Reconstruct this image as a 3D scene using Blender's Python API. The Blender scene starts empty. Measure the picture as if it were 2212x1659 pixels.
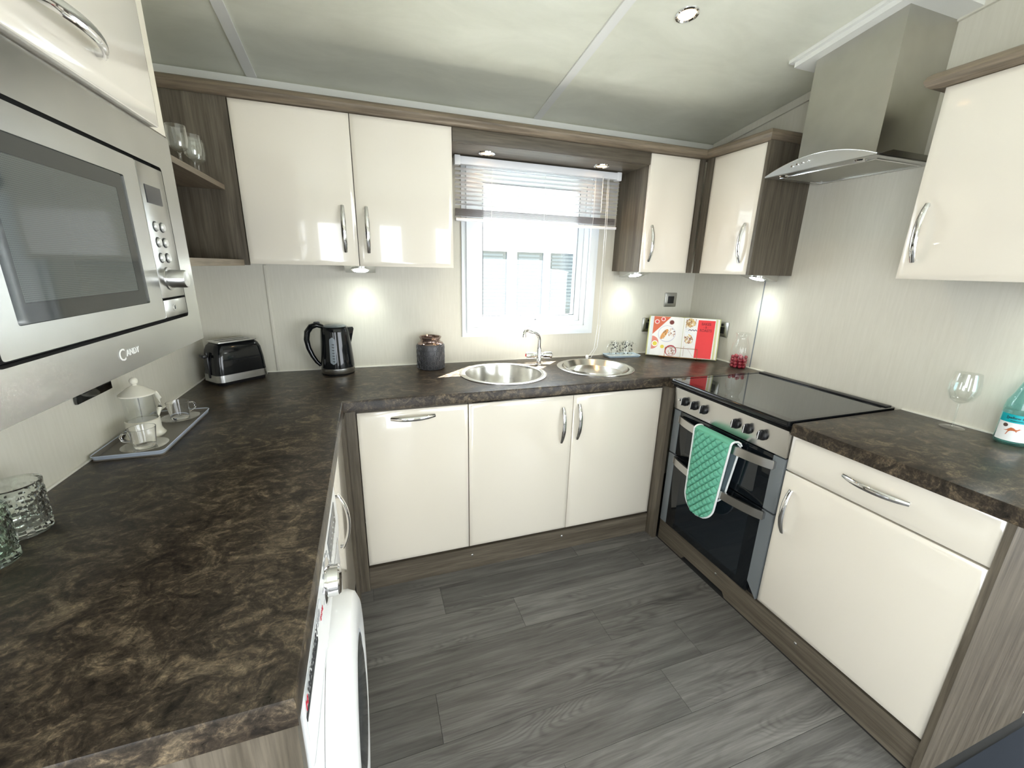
import bpy, bmesh, math, random
from mathutils import Vector, Matrix
from mathutils.geometry import tessellate_polygon
random.seed(7)
PI = math.pi
R = math.radians
sc = bpy.context.scene
COL = sc.collection

# ------------------------------------------------------------------ camera
yaw, pitch, roll = R(19.2239), R(-15.7761), R(1.3241)
F = Vector((math.sin(yaw)*math.cos(pitch), math.cos(yaw)*math.cos(pitch), math.sin(pitch)))
RT = Vector((math.cos(yaw), -math.sin(yaw), 0)); UP = RT.cross(F)
R2 = RT*math.cos(roll)+UP*math.sin(roll); U2 = -RT*math.sin(roll)+UP*math.cos(roll)
cam = bpy.data.cameras.new('camera'); camo = bpy.data.objects.new('camera', cam); COL.objects.link(camo)
camo.matrix_world = Matrix(((R2.x, U2.x, -F.x, .71424), (R2.y, U2.y, -F.y, -2.18316), (R2.z, U2.z, -F.z, 1.40692), (0, 0, 0, 1)))
cam.sensor_width = 36.0; cam.lens = 891.11/2212*36; cam.clip_start = .02
sc.camera = camo

# ------------------------------------------------------------------ world, sun, daylight portals, exposure
wd = bpy.data.worlds.new('sky'); sc.world = wd; wd.use_nodes = True
wn = wd.node_tree; bg = wn.nodes['Background']
bg.inputs[0].default_value = (.90, .95, 1.0, 1); bg.inputs[1].default_value = 6.0
SUN_EL = R(62)
sl = bpy.data.lights.new('sun', 'SUN'); sl.energy = 85; sl.angle = R(.6); sl.color = (1, .96, .9)
so = bpy.data.objects.new('sun', sl); COL.objects.link(so)
sd = Vector((math.cos(SUN_EL)*.7071, math.cos(SUN_EL)*.7071, math.sin(SUN_EL)))
so.rotation_euler = sd.to_track_quat('Z', 'Y').to_euler(); so.location = (4, 4, 6)
def portal(name, loc, direction, w, h):
    l = bpy.data.lights.new(name, 'AREA'); l.shape = 'RECTANGLE'; l.size = w; l.size_y = h; l.cycles.is_portal = True
    o = bpy.data.objects.new(name, l); COL.objects.link(o); o.location = loc
    o.rotation_euler = Vector(direction).to_track_quat('-Z', 'Z').to_euler()
portal('portal_kitchen', (1.56, .085, 1.5), (0, -1, 0), .62, .74)
portal('portal_door', (.75, -3.82, .82), (0, 1, 0), .7, 1.52)
portal('portal_front', (3.45, -3.82, .965), (0, 1, 0), 2.9, 1.23)
portal('portal_left', (-.1, -2.825, 1.325), (1, 0, 0), 1.25, 1.15)
portal('portal_bay', (5.62, -1.85, 1.3), (-1, 0, 0), 3.1, 1.4)
portal('portal_lounge', (4.7, .10, 1.4), (0, -1, 0), 1.2, 1.2)
sc.view_settings.view_transform = 'Standard'; sc.view_settings.look = 'None'
sc.view_settings.gamma = 1; sc.view_settings.use_curve_mapping = False
sc.view_settings.exposure = 0.75
sc.cycles.use_denoising = True
sc.cycles.max_bounces = 14; sc.cycles.diffuse_bounces = 7; sc.cycles.glossy_bounces = 6
sc.cycles.transmission_bounces = 10; sc.cycles.transparent_max_bounces = 24
sc.cycles.sample_clamp_indirect = 200.0

# ------------------------------------------------------------------ materials
MATS = {}
def mat(name, col=(.8, .8, .8), rough=.5, metal=0., spec=.5, coat=0., emit=None, estr=0., trans=0., ior=1.45):
    if name in MATS: return MATS[name]
    m = bpy.data.materials.new(name); m.use_nodes = True; MATS[name] = m
    b = m.node_tree.nodes['Principled BSDF']; i = b.inputs
    i['Base Color'].default_value = (*col, 1); i['Roughness'].default_value = rough; i['Metallic'].default_value = metal
    i['Specular IOR Level'].default_value = spec; i['Coat Weight'].default_value = coat; i['Coat Roughness'].default_value = .03
    i['Transmission Weight'].default_value = trans; i['IOR'].default_value = ior
    if emit: i['Emission Color'].default_value = (*emit, 1); i['Emission Strength'].default_value = estr
    return m
def _n(m): return m.node_tree.nodes, m.node_tree.links, m.node_tree.nodes['Principled BSDF']
def ramp(nd, stops):
    r = nd.new('ShaderNodeValToRGB'); e = r.color_ramp.elements
    while len(e) < len(stops): e.new(.5)
    for k, (p, c) in enumerate(stops): e[k].position = p; e[k].color = (*c, 1)
    return r
def coords(nd, lk, scale, kind='Object', rot=(0, 0, 0), rnd=False):
    tc = nd.new('ShaderNodeTexCoord'); mp = nd.new('ShaderNodeMapping')
    mp.inputs['Scale'].default_value = scale; mp.inputs['Rotation'].default_value = rot
    if kind == 'World':
        g = nd.new('ShaderNodeNewGeometry'); src = g.outputs['Position']
    else: src = tc.outputs[kind]
    if rnd:
        oi = nd.new('ShaderNodeObjectInfo'); va = nd.new('ShaderNodeVectorMath'); va.operation = 'MULTIPLY_ADD'
        cb = nd.new('ShaderNodeCombineXYZ')
        for k in range(3): lk.new(oi.outputs['Random'], cb.inputs[k])
        lk.new(cb.outputs[0], va.inputs[0]); va.inputs[1].default_value = (37, 23, 11); lk.new(src, va.inputs[2]); src = va.outputs[0]
    lk.new(src, mp.inputs['Vector']); return mp.outputs[0]
def noise(nd, lk, vec, scale, detail=6, rough=.6, dist=0.):
    n = nd.new('ShaderNodeTexNoise'); n.inputs['Scale'].default_value = scale; n.inputs['Detail'].default_value = detail
    n.inputs['Roughness'].default_value = rough; n.inputs['Distortion'].default_value = dist; lk.new(vec, n.inputs['Vector']); return n.outputs['Fac']
def bump(nd, lk, b, h, strength, dist=.002):
    bp = nd.new('ShaderNodeBump'); bp.inputs['Strength'].default_value = strength; bp.inputs['Distance'].default_value = dist
    lk.new(h, bp.inputs['Height']); lk.new(bp.outputs[0], b.inputs['Normal'])
def mixc(nd, lk, fac, a, b_, mode='MIX'):
    m = nd.new('ShaderNodeMix'); m.data_type = 'RGBA'; m.blend_type = mode
    for s, v in ((0, fac), (6, a), (7, b_)):
        if hasattr(v, 'is_linked') or hasattr(v, 'links'): lk.new(v, m.inputs[s])
        else: m.inputs[s].default_value = v if s == 0 else (*v, 1)
    return m.outputs[2]

def wood(name, dark, mid, light, axis):
    m = mat(name, rough=.42); nd, lk, b = _n(m)
    s = [28, 28, 28]; s['xyz'.index(axis)] = 1.3
    v = coords(nd, lk, s, rnd=True)
    n1 = noise(nd, lk, v, 1.0, 5, .6, .6); n2 = noise(nd, lk, v, 5.0, 4, .6, .2)
    r1 = ramp(nd, [(.28, dark), (.5, mid), (.75, light)]); lk.new(n1, r1.inputs[0])
    r2 = ramp(nd, [(.35, (.72, .72, .72)), (.6, (1.08, 1.08, 1.08))]); lk.new(n2, r2.inputs[0])
    c = mixc(nd, lk, 1.0, r1.outputs[0], r2.outputs[0], 'MULTIPLY'); lk.new(c, b.inputs['Base Color'])
    bump(nd, lk, b, n2, .12); return m
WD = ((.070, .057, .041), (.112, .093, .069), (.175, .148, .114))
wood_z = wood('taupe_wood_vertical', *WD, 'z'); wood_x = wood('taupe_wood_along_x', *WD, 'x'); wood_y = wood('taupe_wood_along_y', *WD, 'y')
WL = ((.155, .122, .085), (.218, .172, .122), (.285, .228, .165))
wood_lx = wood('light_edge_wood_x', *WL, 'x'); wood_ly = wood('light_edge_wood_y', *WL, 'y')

cream = mat('cream_gloss', (.79, .735, .640), .16, coat=.9, spec=.5)
cream_body = mat('cream_carcass', (.78, .72, .60), .35)
chrome = mat('chrome', (.80, .80, .81), .06, 1.0)
steel_s = mat('satin_steel', (.52, .52, .505), .28, 1.0)
def brushed(name, col, rough, axis):
    m = mat(name, col, rough, 1.0); nd, lk, b = _n(m)
    n2 = noise(nd, lk, coords(nd, lk, (1, 1, 1)), 6., 3, .6); c_ = ramp(nd, [(.3, tuple(k*.92 for k in col)), (.7, tuple(k*1.06 for k in col))]); lk.new(n2, c_.inputs[0]); lk.new(c_.outputs[0], b.inputs['Base Color']); return m
steel_y = brushed('brushed_steel_along_y', (.44, .435, .415), .27, 'y')
steel_z = brushed('brushed_steel_upright', (.55, .54, .495), .28, 'z'); steel_k = brushed('cooker_steel', (.60, .59, .575), .25, 'y')
sinksteel = brushed('sink_steel', (.66, .65, .62), .20, 'x')
black = mat('black_plastic', (.012, .012, .013), .35)
blackgloss = mat('black_gloss', (.005, .006, .007), .08, spec=.4, coat=.15)
glassblack = mat('black_glass', (.006, .008, .010), .035, spec=.6)
ovenglass = mat('oven_glass', (.010, .014, .018), .04, spec=.6)
greytrim = mat('grey_oven_trim', (.16, .175, .185), .38)
white = mat('white_plastic', (.86, .87, .88), .28, coat=.3)
whitepaint = mat('white_trim', (.78, .78, .74), .4)
upvc = mat('window_frame_white', (.80, .84, .87), .25, coat=.3)
gasket = mat('grey_gasket', (.20, .22, .24), .6)
navy = mat('navy_carpet', (.03, .035, .045), .95, spec=.1)
ceramic = mat('cream_plastic', (.80, .77, .66), .25, coat=.5)
silverp = mat('silver_button', (.62, .62, .60), .3, .6)
dark = mat('dark_recess', (.02, .02, .02), .8)
displaym = mat('display', (.035, .035, .04), .12)

def thin_glass(name, tint, gloss=1.0, base=.04):
    m = bpy.data.materials.new(name); m.use_nodes = True; nd, lk = m.node_tree.nodes, m.node_tree.links
    nd.remove(nd['Principled BSDF']); out = nd['Material Output']
    t = nd.new('ShaderNodeBsdfTransparent'); t.inputs[0].default_value = (*tint, 1)
    g = nd.new('ShaderNodeBsdfGlossy'); g.inputs['Roughness'].default_value = .02; g.inputs[0].default_value = (1, 1, 1, 1)
    lw = nd.new('ShaderNodeLayerWeight'); lw.inputs['Blend'].default_value = .5
    pw = nd.new('ShaderNodeMath'); pw.operation = 'POWER'; lk.new(lw.outputs['Facing'], pw.inputs[0]); pw.inputs[1].default_value = 3.2
    ml = nd.new('ShaderNodeMath'); ml.operation = 'MULTIPLY_ADD'; lk.new(pw.outputs[0], ml.inputs[0]); ml.inputs[1].default_value = gloss*.75; ml.inputs[2].default_value = base
    mx = nd.new('ShaderNodeMixShader'); lk.new(ml.outputs[0], mx.inputs[0]); lk.new(t.outputs[0], mx.inputs[1]); lk.new(g.outputs[0], mx.inputs[2])
    lk.new(mx.outputs[0], out.inputs[0]); MATS[name] = m; return m
pane_m = thin_glass('window_glass', (.97, .99, 1.0), .6, .03)
glass_m = thin_glass('clear_drinking_glass', (.978, .985, .981), 1.0, .065)
teal_glass = thin_glass('pale_teal_bottle_glass', (.62, .86, .86), 1.0)
cutglass = mat('cut_glass', (.97, 1, .98), .02, trans=1.0, ior=1.45)

# worktop laminate
wt = mat('dark_stone_laminate', rough=.3, spec=.32); nd, lk, b = _n(wt)
v = coords(nd, lk, (1, 1.3, 1.2), 'World', (0, 0, R(35)))
n1 = noise(nd, lk, v, 15, 12, .75, 1.2); n2 = noise(nd, lk, v, 85, 6, .75, 1.0)
r1 = ramp(nd, [(.36, (.013, .0102, .008)), (.5, (.038, .029, .021)), (.64, (.125, .098, .066))]); lk.new(n1, r1.inputs[0])
r2 = ramp(nd, [(.32, (.42, .42, .42)), (.5, (1, 1, 1)), (.68, (2.2, 2.1, 1.9))]); lk.new(n2, r2.inputs[0])
c = mixc(nd, lk, 1., r1.outputs[0], r2.outputs[0], 'MULTIPLY')
vo = nd.new('ShaderNodeTexVoronoi'); vo.inputs['Scale'].default_value = 13; lk.new(coords(nd, lk, (1, 2.6, 1), 'World', (0, 0, R(-30))), vo.inputs['Vector'])
r3 = ramp(nd, [(.02, (1, 1, 1)), (.045, (0, 0, 0))]); lk.new(vo.outputs['Distance'], r3.inputs[0])
n3 = noise(nd, lk, v, 5, 2); r4 = ramp(nd, [(.52, (0, 0, 0)), (.6, (.5, .5, .5))]); lk.new(n3, r4.inputs[0])
fl = mixc(nd, lk, 1., r3.outputs[0], r4.outputs[0], 'MULTIPLY')
c2 = mixc(nd, lk, fl, c, (.45, .42, .36)); lk.new(c2, b.inputs['Base Color'])
rr = ramp(nd, [(.3, (.27,)*3), (.7, (.40,)*3)]); lk.new(n2, rr.inputs[0]); lk.new(rr.outputs[0], b.inputs['Roughness']); bump(nd, lk, b, n2, .08, .001)

# wall board with fine upright weave
wall_m = mat('wall_board', rough=.45, spec=.35); nd, lk, b = _n(wall_m)
n1 = noise(nd, lk, coords(nd, lk, (130, 130, 9), 'World'), 1., 3, .6)
r1 = ramp(nd, [(.3, (.62, .595, .51)), (.7, (.66, .635, .55))]); lk.new(n1, r1.inputs[0]); lk.new(r1.outputs[0], b.inputs['Base Color']); bump(nd, lk, b, n1, .08, .001)
# ceiling board, cloudy print, slight sheen
ceil_m = mat('ceiling_board', rough=.34, spec=.35); nd, lk, b = _n(ceil_m)
n1 = noise(nd, lk, coords(nd, lk, (1.2, 2.6, 1), 'World', (0, 0, R(20))), 2.2, 9, .62, .5)
r1 = ramp(nd, [(.3, (.70, .705, .595)), (.7, (.83, .835, .72))]); lk.new(n1, r1.inputs[0]); lk.new(r1.outputs[0], b.inputs['Base Color'])
# vinyl plank
plank_m = mat('grey_vinyl_plank', rough=.36, spec=.4); nd, lk, b = _n(plank_m)
n1 = noise(nd, lk, coords(nd, lk, (1.6, 22, 1), 'World', rnd=True), 1.6, 7, .62, .5)
n0 = noise(nd, lk, coords(nd, lk, (1.1, 5.5, 1), 'World', rnd=True), 1.5, 1.5, .45, .4)
k_ = nd.new('ShaderNodeMath'); k_.operation = 'MULTIPLY'; lk.new(n0, k_.inputs[0]); k_.inputs[1].default_value = 165
sn = nd.new('ShaderNodeMath'); sn.operation = 'SINE'; lk.new(k_.outputs[0], sn.inputs[0])
n2 = noise(nd, lk, coords(nd, lk, (8, 260, 1), 'World', rnd=True), 1., 3)
n3 = noise(nd, lk, coords(nd, lk, (1.3, 4, 1), 'World', rnd=True), 2.0, 2)
r1 = ramp(nd, [(.28, (.064, .062, .060)), (.5, (.112, .109, .105)), (.74, (.175, .171, .164))]); lk.new(n1, r1.inputs[0])
r2 = ramp(nd, [(.0, (.70, .70, .70)), (.45, (1.0, 1.0, 1.0)), (1, (1.12, 1.12, 1.12))]); mr = nd.new('ShaderNodeMapRange'); mr.inputs[1].default_value = -1; lk.new(sn.outputs[0], mr.inputs[0]); lk.new(mr.outputs[0], r2.inputs[0])
rm = ramp(nd, [(.50, (0, 0, 0)), (.62, (.75, .75, .75))]); lk.new(n3, rm.inputs[0])
ring = mixc(nd, lk, rm.outputs[0], (1, 1, 1), r2.outputs[0])
r3 = ramp(nd, [(.3, (.84, .84, .84)), (.7, (1.12, 1.12, 1.12))]); lk.new(n2, r3.inputs[0])
c = mixc(nd, lk, 1., r1.outputs[0], ring, 'MULTIPLY'); c = mixc(nd, lk, 1., c, r3.outputs[0], 'MULTIPLY')
oi = nd.new('ShaderNodeObjectInfo'); r4 = ramp(nd, [(0, (.92, .92, .92)), (1, (1.40, 1.40, 1.38))]); lk.new(oi.outputs['Random'], r4.inputs[0])
c = mixc(nd, lk, 1., c, r4.outputs[0], 'MULTIPLY'); lk.new(c, b.inputs['Base Color']); bump(nd, lk, b, n1, .1, .001)
# microwave door glass: perforated screen behind
mwglass = mat('microwave_glass', rough=.05, spec=.55); nd, lk, b = _n(mwglass)
vo = nd.new('ShaderNodeTexVoronoi'); vo.feature = 'F1'; vo.inputs['Scale'].default_value = 1; vo.inputs['Randomness'].default_value = 0
lk.new(coords(nd, lk, (450, 450, 450), 'World'), vo.inputs['Vector'])
r1 = ramp(nd, [(.28, (.035, .042, .040)), (.42, (.075, .088, .084))]); lk.new(vo.outputs['Distance'], r1.inputs[0]); lk.new(r1.outputs[0], b.inputs['Base Color'])
mwblack = mat('microwave_glass_border', (.012, .016, .016), .05, spec=.55)
# cloth of the mitt
mint = mat('mint_cloth', (.16, .47, .33), .85, spec=.15); nd, lk, b = _n(mint)
n1 = noise(nd, lk, coords(nd, lk, (900, 900, 900)), 1., 2); bump(nd, lk, b, n1, .3, .0005)
piping = mat('white_piping', (.85, .87, .88), .8, spec=.15); lining = mat('slate_lining', (.13, .17, .19), .85, spec=.1)

# ------------------------------------------------------------------ geometry helpers
def rotz(a): return Matrix.Rotation(a, 4, 'Z')
class MB:
    def __init__(s): s.v = []; s.f = []
    def add(s, vs, fs):
        k = len(s.v); s.v += [Vector(p) for p in vs]; s.f += [tuple(i+k for i in q) for q in fs]; return s
    def merge(s, o, M=None): return s.add([(M @ p) if M else p for p in o.v], o.f)
    def xf(s, M): s.v = [M @ p for p in s.v]; return s
    def box(s, x0, x1, y0, y1, z0, z1, bev=0., seg=2):
        x0, x1 = sorted((x0, x1)); y0, y1 = sorted((y0, y1)); z0, z1 = sorted((z0, z1))
        vs = [(x, y, z) for x in (x0, x1) for y in (y0, y1) for z in (z0, z1)]
        fs = [(0, 1, 3, 2), (4, 6, 7, 5), (0, 4, 5, 1), (2, 3, 7, 6), (0, 2, 6, 4), (1, 5, 7, 3)]
        if not bev: return s.add(vs, fs)
        bm = bmesh.new(); bv = [bm.verts.new(p) for p in vs]
        for q in fs: bm.faces.new([bv[i] for i in q])
        bmesh.ops.bevel(bm, geom=bm.edges[:], offset=bev, segments=seg, affect='EDGES', profile=.5)
        bm.verts.index_update(); s.add([p.co for p in bm.verts], [[p.index for p in q.verts] for q in bm.faces]); bm.free(); return s
    def _map(s, axis, p, a):
        return {'x': (a, p[0], p[1]), 'y': (p[0], a, p[1]), 'z': (p[0], p[1], a)}[axis]
    def plate(s, outer, holes, axis, a0, a1):
        loops = [outer]+list(holes)
        tri = tessellate_polygon([[Vector((p[0], p[1], 0)) for p in l] for l in loops])
        flat = [p for l in loops for p in l]; n = len(flat)
        vs = [s._map(axis, p, a0) for p in flat]+[s._map(axis, p, a1) for p in flat]
        fs = [tuple(t) for t in tri]+[tuple(i+n for i in reversed(t)) for t in tri]; k = 0
        for l in loops:
            m = len(l)
            for i in range(m): j = (i+1) % m; fs.append((k+i, k+j, k+j+n, k+i+n))
            k += m
        return s.add(vs, fs)
    def prism(s, poly, axis, a0, a1): return s.plate(poly, [], axis, a0, a1)
    def lathe(s, prof, c=(0, 0, 0), n=28, M=None, a0=0., a1=2*PI):
        full = abs(a1-a0-2*PI) < 1e-6; m = n if full else n+1; vs = []; fs = []
        for r, z in prof:
            for k in range(m):
                a = a0+(a1-a0)*k/n; p = Vector((max(r, 1e-5)*math.cos(a), max(r, 1e-5)*math.sin(a), z)); vs.append((M @ p if M else p)+Vector(c))
        for i in range(len(prof)-1):
            for k in range(n):
                j = (k+1) % m; fs.append((i*m+k, i*m+j, (i+1)*m+j, (i+1)*m+k))
        return s.add(vs, fs)
    def tube(s, path, r, n=8, ref=(0, 0, 1), flat=1., closed=False, cap=True):
        P = [Vector(p) for p in path]; m = len(P); rr = r if isinstance(r, (list, tuple)) else [r]*m; vs = []; fs = []
        ref = Vector(ref)
        for i, p in enumerate(P):
            a = P[(i-1) % m] if (closed or i) else P[0]; b_ = P[(i+1) % m] if (closed or i < m-1) else P[-1]
            t = (b_-a).normalized(); u = t.cross(ref)
            if u.length < 1e-4: u = t.cross(Vector((1, .01, .02)))
            u.normalize(); w = u.cross(t).normalized()
            for k in range(n):
                g = 2*PI*k/n; vs.append(p+u*math.cos(g)*rr[i]+w*math.sin(g)*rr[i]*flat)
        for i in range(m if closed else m-1):
            for k in range(n):
                j = (k+1) % n; q = (i+1) % m; fs.append((i*n+k, i*n+j, q*n+j, q*n+k))
        if cap and not closed: fs += [tuple(range(n))[::-1], tuple((m-1)*n+k for k in range(n))]
        return s.add(vs, fs)
    def sphere(s, c, r, n=12, sz=1.):
        return s.lathe([(r*math.sin(PI*i/(n//2+2)), -r*sz*math.cos(PI*i/(n//2+2))) for i in range(n//2+3)], c, n)
    def build(s, name, m, parent=None, world=False, label=None, kind=None, sharp=38):
        vs = s.v
        if parent is not None and world:
            Mi = (Matrix.Translation(parent.location) @ rotz(parent.rotation_euler.z)).inverted(); vs = [Mi @ p for p in vs]
        loc = Vector((0, 0, 0))
        if parent is None:
            lo = [min(p[k] for p in vs) for k in range(3)]; hi = [max(p[k] for p in vs) for k in range(3)]
            loc = Vector(((lo[0]+hi[0])/2, (lo[1]+hi[1])/2, lo[2])); vs = [p-loc for p in vs]
        me = bpy.data.meshes.new(name); me.from_pydata([tuple(p) for p in vs], [], s.f)
        bm = bmesh.new(); bm.from_mesh(me); bmesh.ops.remove_doubles(bm, verts=bm.verts, dist=1e-6)
        bmesh.ops.recalc_face_normals(bm, faces=bm.faces); bm.to_mesh(me); bm.free()
        me.materials.append(m); me.shade_smooth(); me.set_sharp_from_angle(angle=R(sharp))
        o = bpy.data.objects.new(name, me); COL.objects.link(o); o.location = loc
        if parent is not None: o.parent = parent
        if label: o['label'] = label
        if kind: o['kind'] = kind
        return o
def tag(o, label, cat, group=None, kind=None):
    o['label'] = label; o['category'] = cat
    if group: o['group'] = group
    if kind: o['kind'] = kind
    return o
def thing(name, label, cat, loc=(0, 0, 0), rz=0., group=None):
    o = bpy.data.objects.new(name, None); COL.objects.link(o); o.location = loc; o.rotation_euler = (0, 0, rz)
    o.empty_display_size = .05; return tag(o, label, cat, group)
def struct(mb, name, m, parent=None):
    o = mb.build(name, m, parent)
    if parent is None: o['kind'] = 'structure'
    return o
def inst(me, name, parent, M):
    o = bpy.data.objects.new(name, me); COL.objects.link(o); o.parent = parent; o.matrix_local = M; return o
def copy_tree(o, parent=None):
    c = o.copy(); COL.objects.link(c); c.parent = parent
    for ch in list(o.children): copy_tree(ch, c)
    return c
TXT = {}
def text_mb(s, size, ext=.0006, bold=0.):
    c = bpy.data.curves.new('txt', 'FONT'); c.body = s; c.size = size; c.extrude = ext; c.align_x = 'CENTER'; c.align_y = 'CENTER'; c.offset = bold; c.resolution_u = 3
    o = bpy.data.objects.new('txt', c); COL.objects.link(o); dg = bpy.context.evaluated_depsgraph_get()
    me = bpy.data.meshes.new_from_object(o.evaluated_get(dg)); mb = MB().add([p.co.copy() for p in me.vertices], [tuple(q.vertices) for q in me.polygons])
    bpy.data.objects.remove(o); bpy.data.curves.remove(c); bpy.data.meshes.remove(me); return mb
for s_, z_, b_ in (('C', .026, 0), ('ANDY', .0135, 0), ('BAKES', .022, .0004), ('- & -', .018, .0003), ('ROASTS', .022, .0004), ('-WASH&DRY', .021, .0003), ('H', .021, .0004),
                   ('500', .021, 0), ('[yellow tail]', .0105, .0001), ('CHARDONNAY', .004, 0), ('KG  MODE', .011, 0), ('8+5 kg', .012, 0)):
    TXT[s_] = text_mb(s_, z_, .0004, b_)
def dup(mb): n = MB(); n.v = [p.copy() for p in mb.v]; n.f = list(mb.f); return n
def rect(a0, a1, b0, b1): return [(a0, b0), (a1, b0), (a1, b1), (a0, b1)]
def circ(cx, cy, r, n=40, ry=None): return [(cx+r*math.cos(2*PI*k/n), cy+(ry or r)*math.sin(2*PI*k/n)) for k in range(n)]
def rrect(a0, a1, b0, b1, r, n=5):
    out = []
    for cx, cy, s in ((a1-r, b0+r, -PI/2), (a1-r, b1-r, 0), (a0+r, b1-r, PI/2), (a0+r, b0+r, PI)):
        for k in range(n+1): a = s+PI/2*k/n; out.append((cx+r*math.cos(a), cy+r*math.sin(a)))
    return out

# ------------------------------------------------------------------ key measures (metres, taken from the photo's perspective)
W = 2.688; ZT = .90; TH = .045; UZB, UZT = 1.397, 1.963
CS, C0 = .15, 2.122                                   # ceiling slope and eave height
XE, YF = 5.5, -3.7                                    # far end of the room, opposite wall
RIDGE = -1.85
def cz(y): return C0+CS*(-y if y > RIDGE else (y-2*RIDGE))

# ------------------------------------------------------------------ room shell
win = (1.232, 1.915, 1.085, 1.875)
bo = [(-.08, -.05), (XE+.1, -.05), (XE+.1, 2.20), (-.08, 2.20)]
struct(MB().plate(bo, [rect(*win), rect(4.1, 5.3, .8, 2.0)], 'y', 0, .07), 'wall_back', wall_m)
struct(MB().plate([(YF, -.05), (0, -.05), (0, C0), (RIDGE, cz(RIDGE)), (YF, C0)], [rect(-3.45, -2.2, .75, 1.9)], 'x', -.08, 0), 'wall_left', wall_m)
struct(MB().prism([(-1.77, 0), (0, 0), (0, C0), (-1.77, cz(-1.77))], 'x', W, W+.06), 'wall_right', wall_m)
struct(MB().plate([(YF, -.05), (0, -.05), (0, C0), (RIDGE, cz(RIDGE)), (YF, C0)], [rect(-3.4, -.3, .6, 2.0)], 'x', XE, XE+.08), 'wall_far', wall_m)
struct(MB().plate(rect(-.08, XE+.1, -.05, 2.2), [rect(.40, 1.10, .06, 1.58), rect(2.0, 4.9, .35, 1.58)], 'y', YF-.08, YF), 'wall_front', wall_m)
cb = MB()
cb.prism([(.08, C0-CS*.08), (RIDGE, cz(RIDGE)), (YF-.1, C0-CS*.1), (YF-.1, C0-CS*.1+.05), (RIDGE, cz(RIDGE)+.05), (.08, C0-CS*.08+.05)], 'x', -.08, XE+.1)
struct(cb, 'ceiling', ceil_m)
fl = struct(MB().box(-.08, XE+.1, YF-.08, .07, -.08, -.0605).box(-.08, 2.13, YF-.08, .07, -.06, -.006).box(2.13, W+.06, -1.7955, .07, -.06, -.0005), 'floor', dark)
rows = {-1: [1.64], 0: [.935], 1: [1.234], 2: [1.534], 3: [.842], 4: [1.639], 5: [1.17], 6: [.52], 7: [1.46], 8: [.9], 9: [.31], 10: [1.72], 11: [1.1], 12: [.6], 13: [1.5], 14: [.8], 15: [.2], 16: [1.3], 17: [.95], 18: [.5], 19: [1.6]}
for r_, j in rows.items():
    y1 = -.614-.1615*r_; y0 = y1-.1615; x = j[0]
    while x > 0: x -= .99
    if y1 < YF: continue
    while x < 2.13:
        a, b_ = max(x, 0)+.0006, min(x+.99, 2.13)-.0006
        if b_-a > .02: MB().box(a, b_, max(y0, YF)+.0006, y1-.0006, -.006, 0).build('plank', plank_m, fl, world=True)
        x += .99
cp = MB().box(2.131, XE, YF, -1.795, -.06, .004).add([], []); cp.box(W+.06, XE, -1.795, 0, -.06, .004)
tag(cp.build('carpet', navy), 'dark navy carpet beside the end of the right-hand worktop', 'carpet')
# cornice strips and ceiling battens
def slope_strip(y0, y1, x0, x1, up, th):
    return MB().add([(x, y, cz(y)+d) for x in (x0, x1) for y in (y0, y1) for d in (up-th, up)], [(0, 1, 3, 2), (4, 6, 7, 5), (0, 4, 5, 1), (2, 3, 7, 6), (0, 2, 6, 4), (1, 5, 7, 3)])
struct(MB().box(0, W, -.014, 0, C0-.042, C0-.003, .003), 'trim_1', whitepaint)
struct(slope_strip(-1.76, -.015, W-.012, W, -.002, .034), 'trim_2', wall_m)
struct(slope_strip(RIDGE, -.016, .315, .352, -.0005, .006), 'trim_3', whitepaint)
struct(slope_strip(RIDGE, -.016, 1.552, 1.588, -.0005, .006), 'trim_4', whitepaint)
struct(MB().box(.280, .294, -.005, 0, ZT+.001, UZB-.004, .002), 'trim_5', wall_m)
struct(MB().box(W-.0035, W, -.5125, -.5085, ZT+.001, 1.39), 'trim_6', gasket)
# boxed collar where the flue meets the ceiling
cl = MB()
ya, yb = -.70, -1.15
cl.add([(x, y, cz(y)-d) for x in (2.375, W-.001) for y in (ya, yb) for d in (.0005, .012)], [(0, 1, 3, 2), (4, 6, 7, 5), (0, 4, 5, 1), (2, 3, 7, 6), (0, 2, 6, 4), (1, 5, 7, 3)])
cl.add([(x, y, cz(y)-d) for x in (2.39, W-.001) for y in (ya-.015, yb+.015) for d in (.0125, .03)], [(0, 1, 3, 2), (4, 6, 7, 5), (0, 4, 5, 1), (2, 3, 7, 6), (0, 2, 6, 4), (1, 5, 7, 3)])
struct(cl, 'trim_7', whitepaint)
# caulk bead along the back of the worktop
struct(MB().box(.0, W, -.006, 0, ZT, ZT+.005).box(0, .006, -1.74, -.006, ZT, ZT+.005).box(W-.006, W, -.6, -.006, ZT, ZT+.005).box(W-.006, W, -1.77, -1.225, ZT, ZT+.005), 'trim_8', mat('sealant', (.80, .78, .70), .4))

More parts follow.
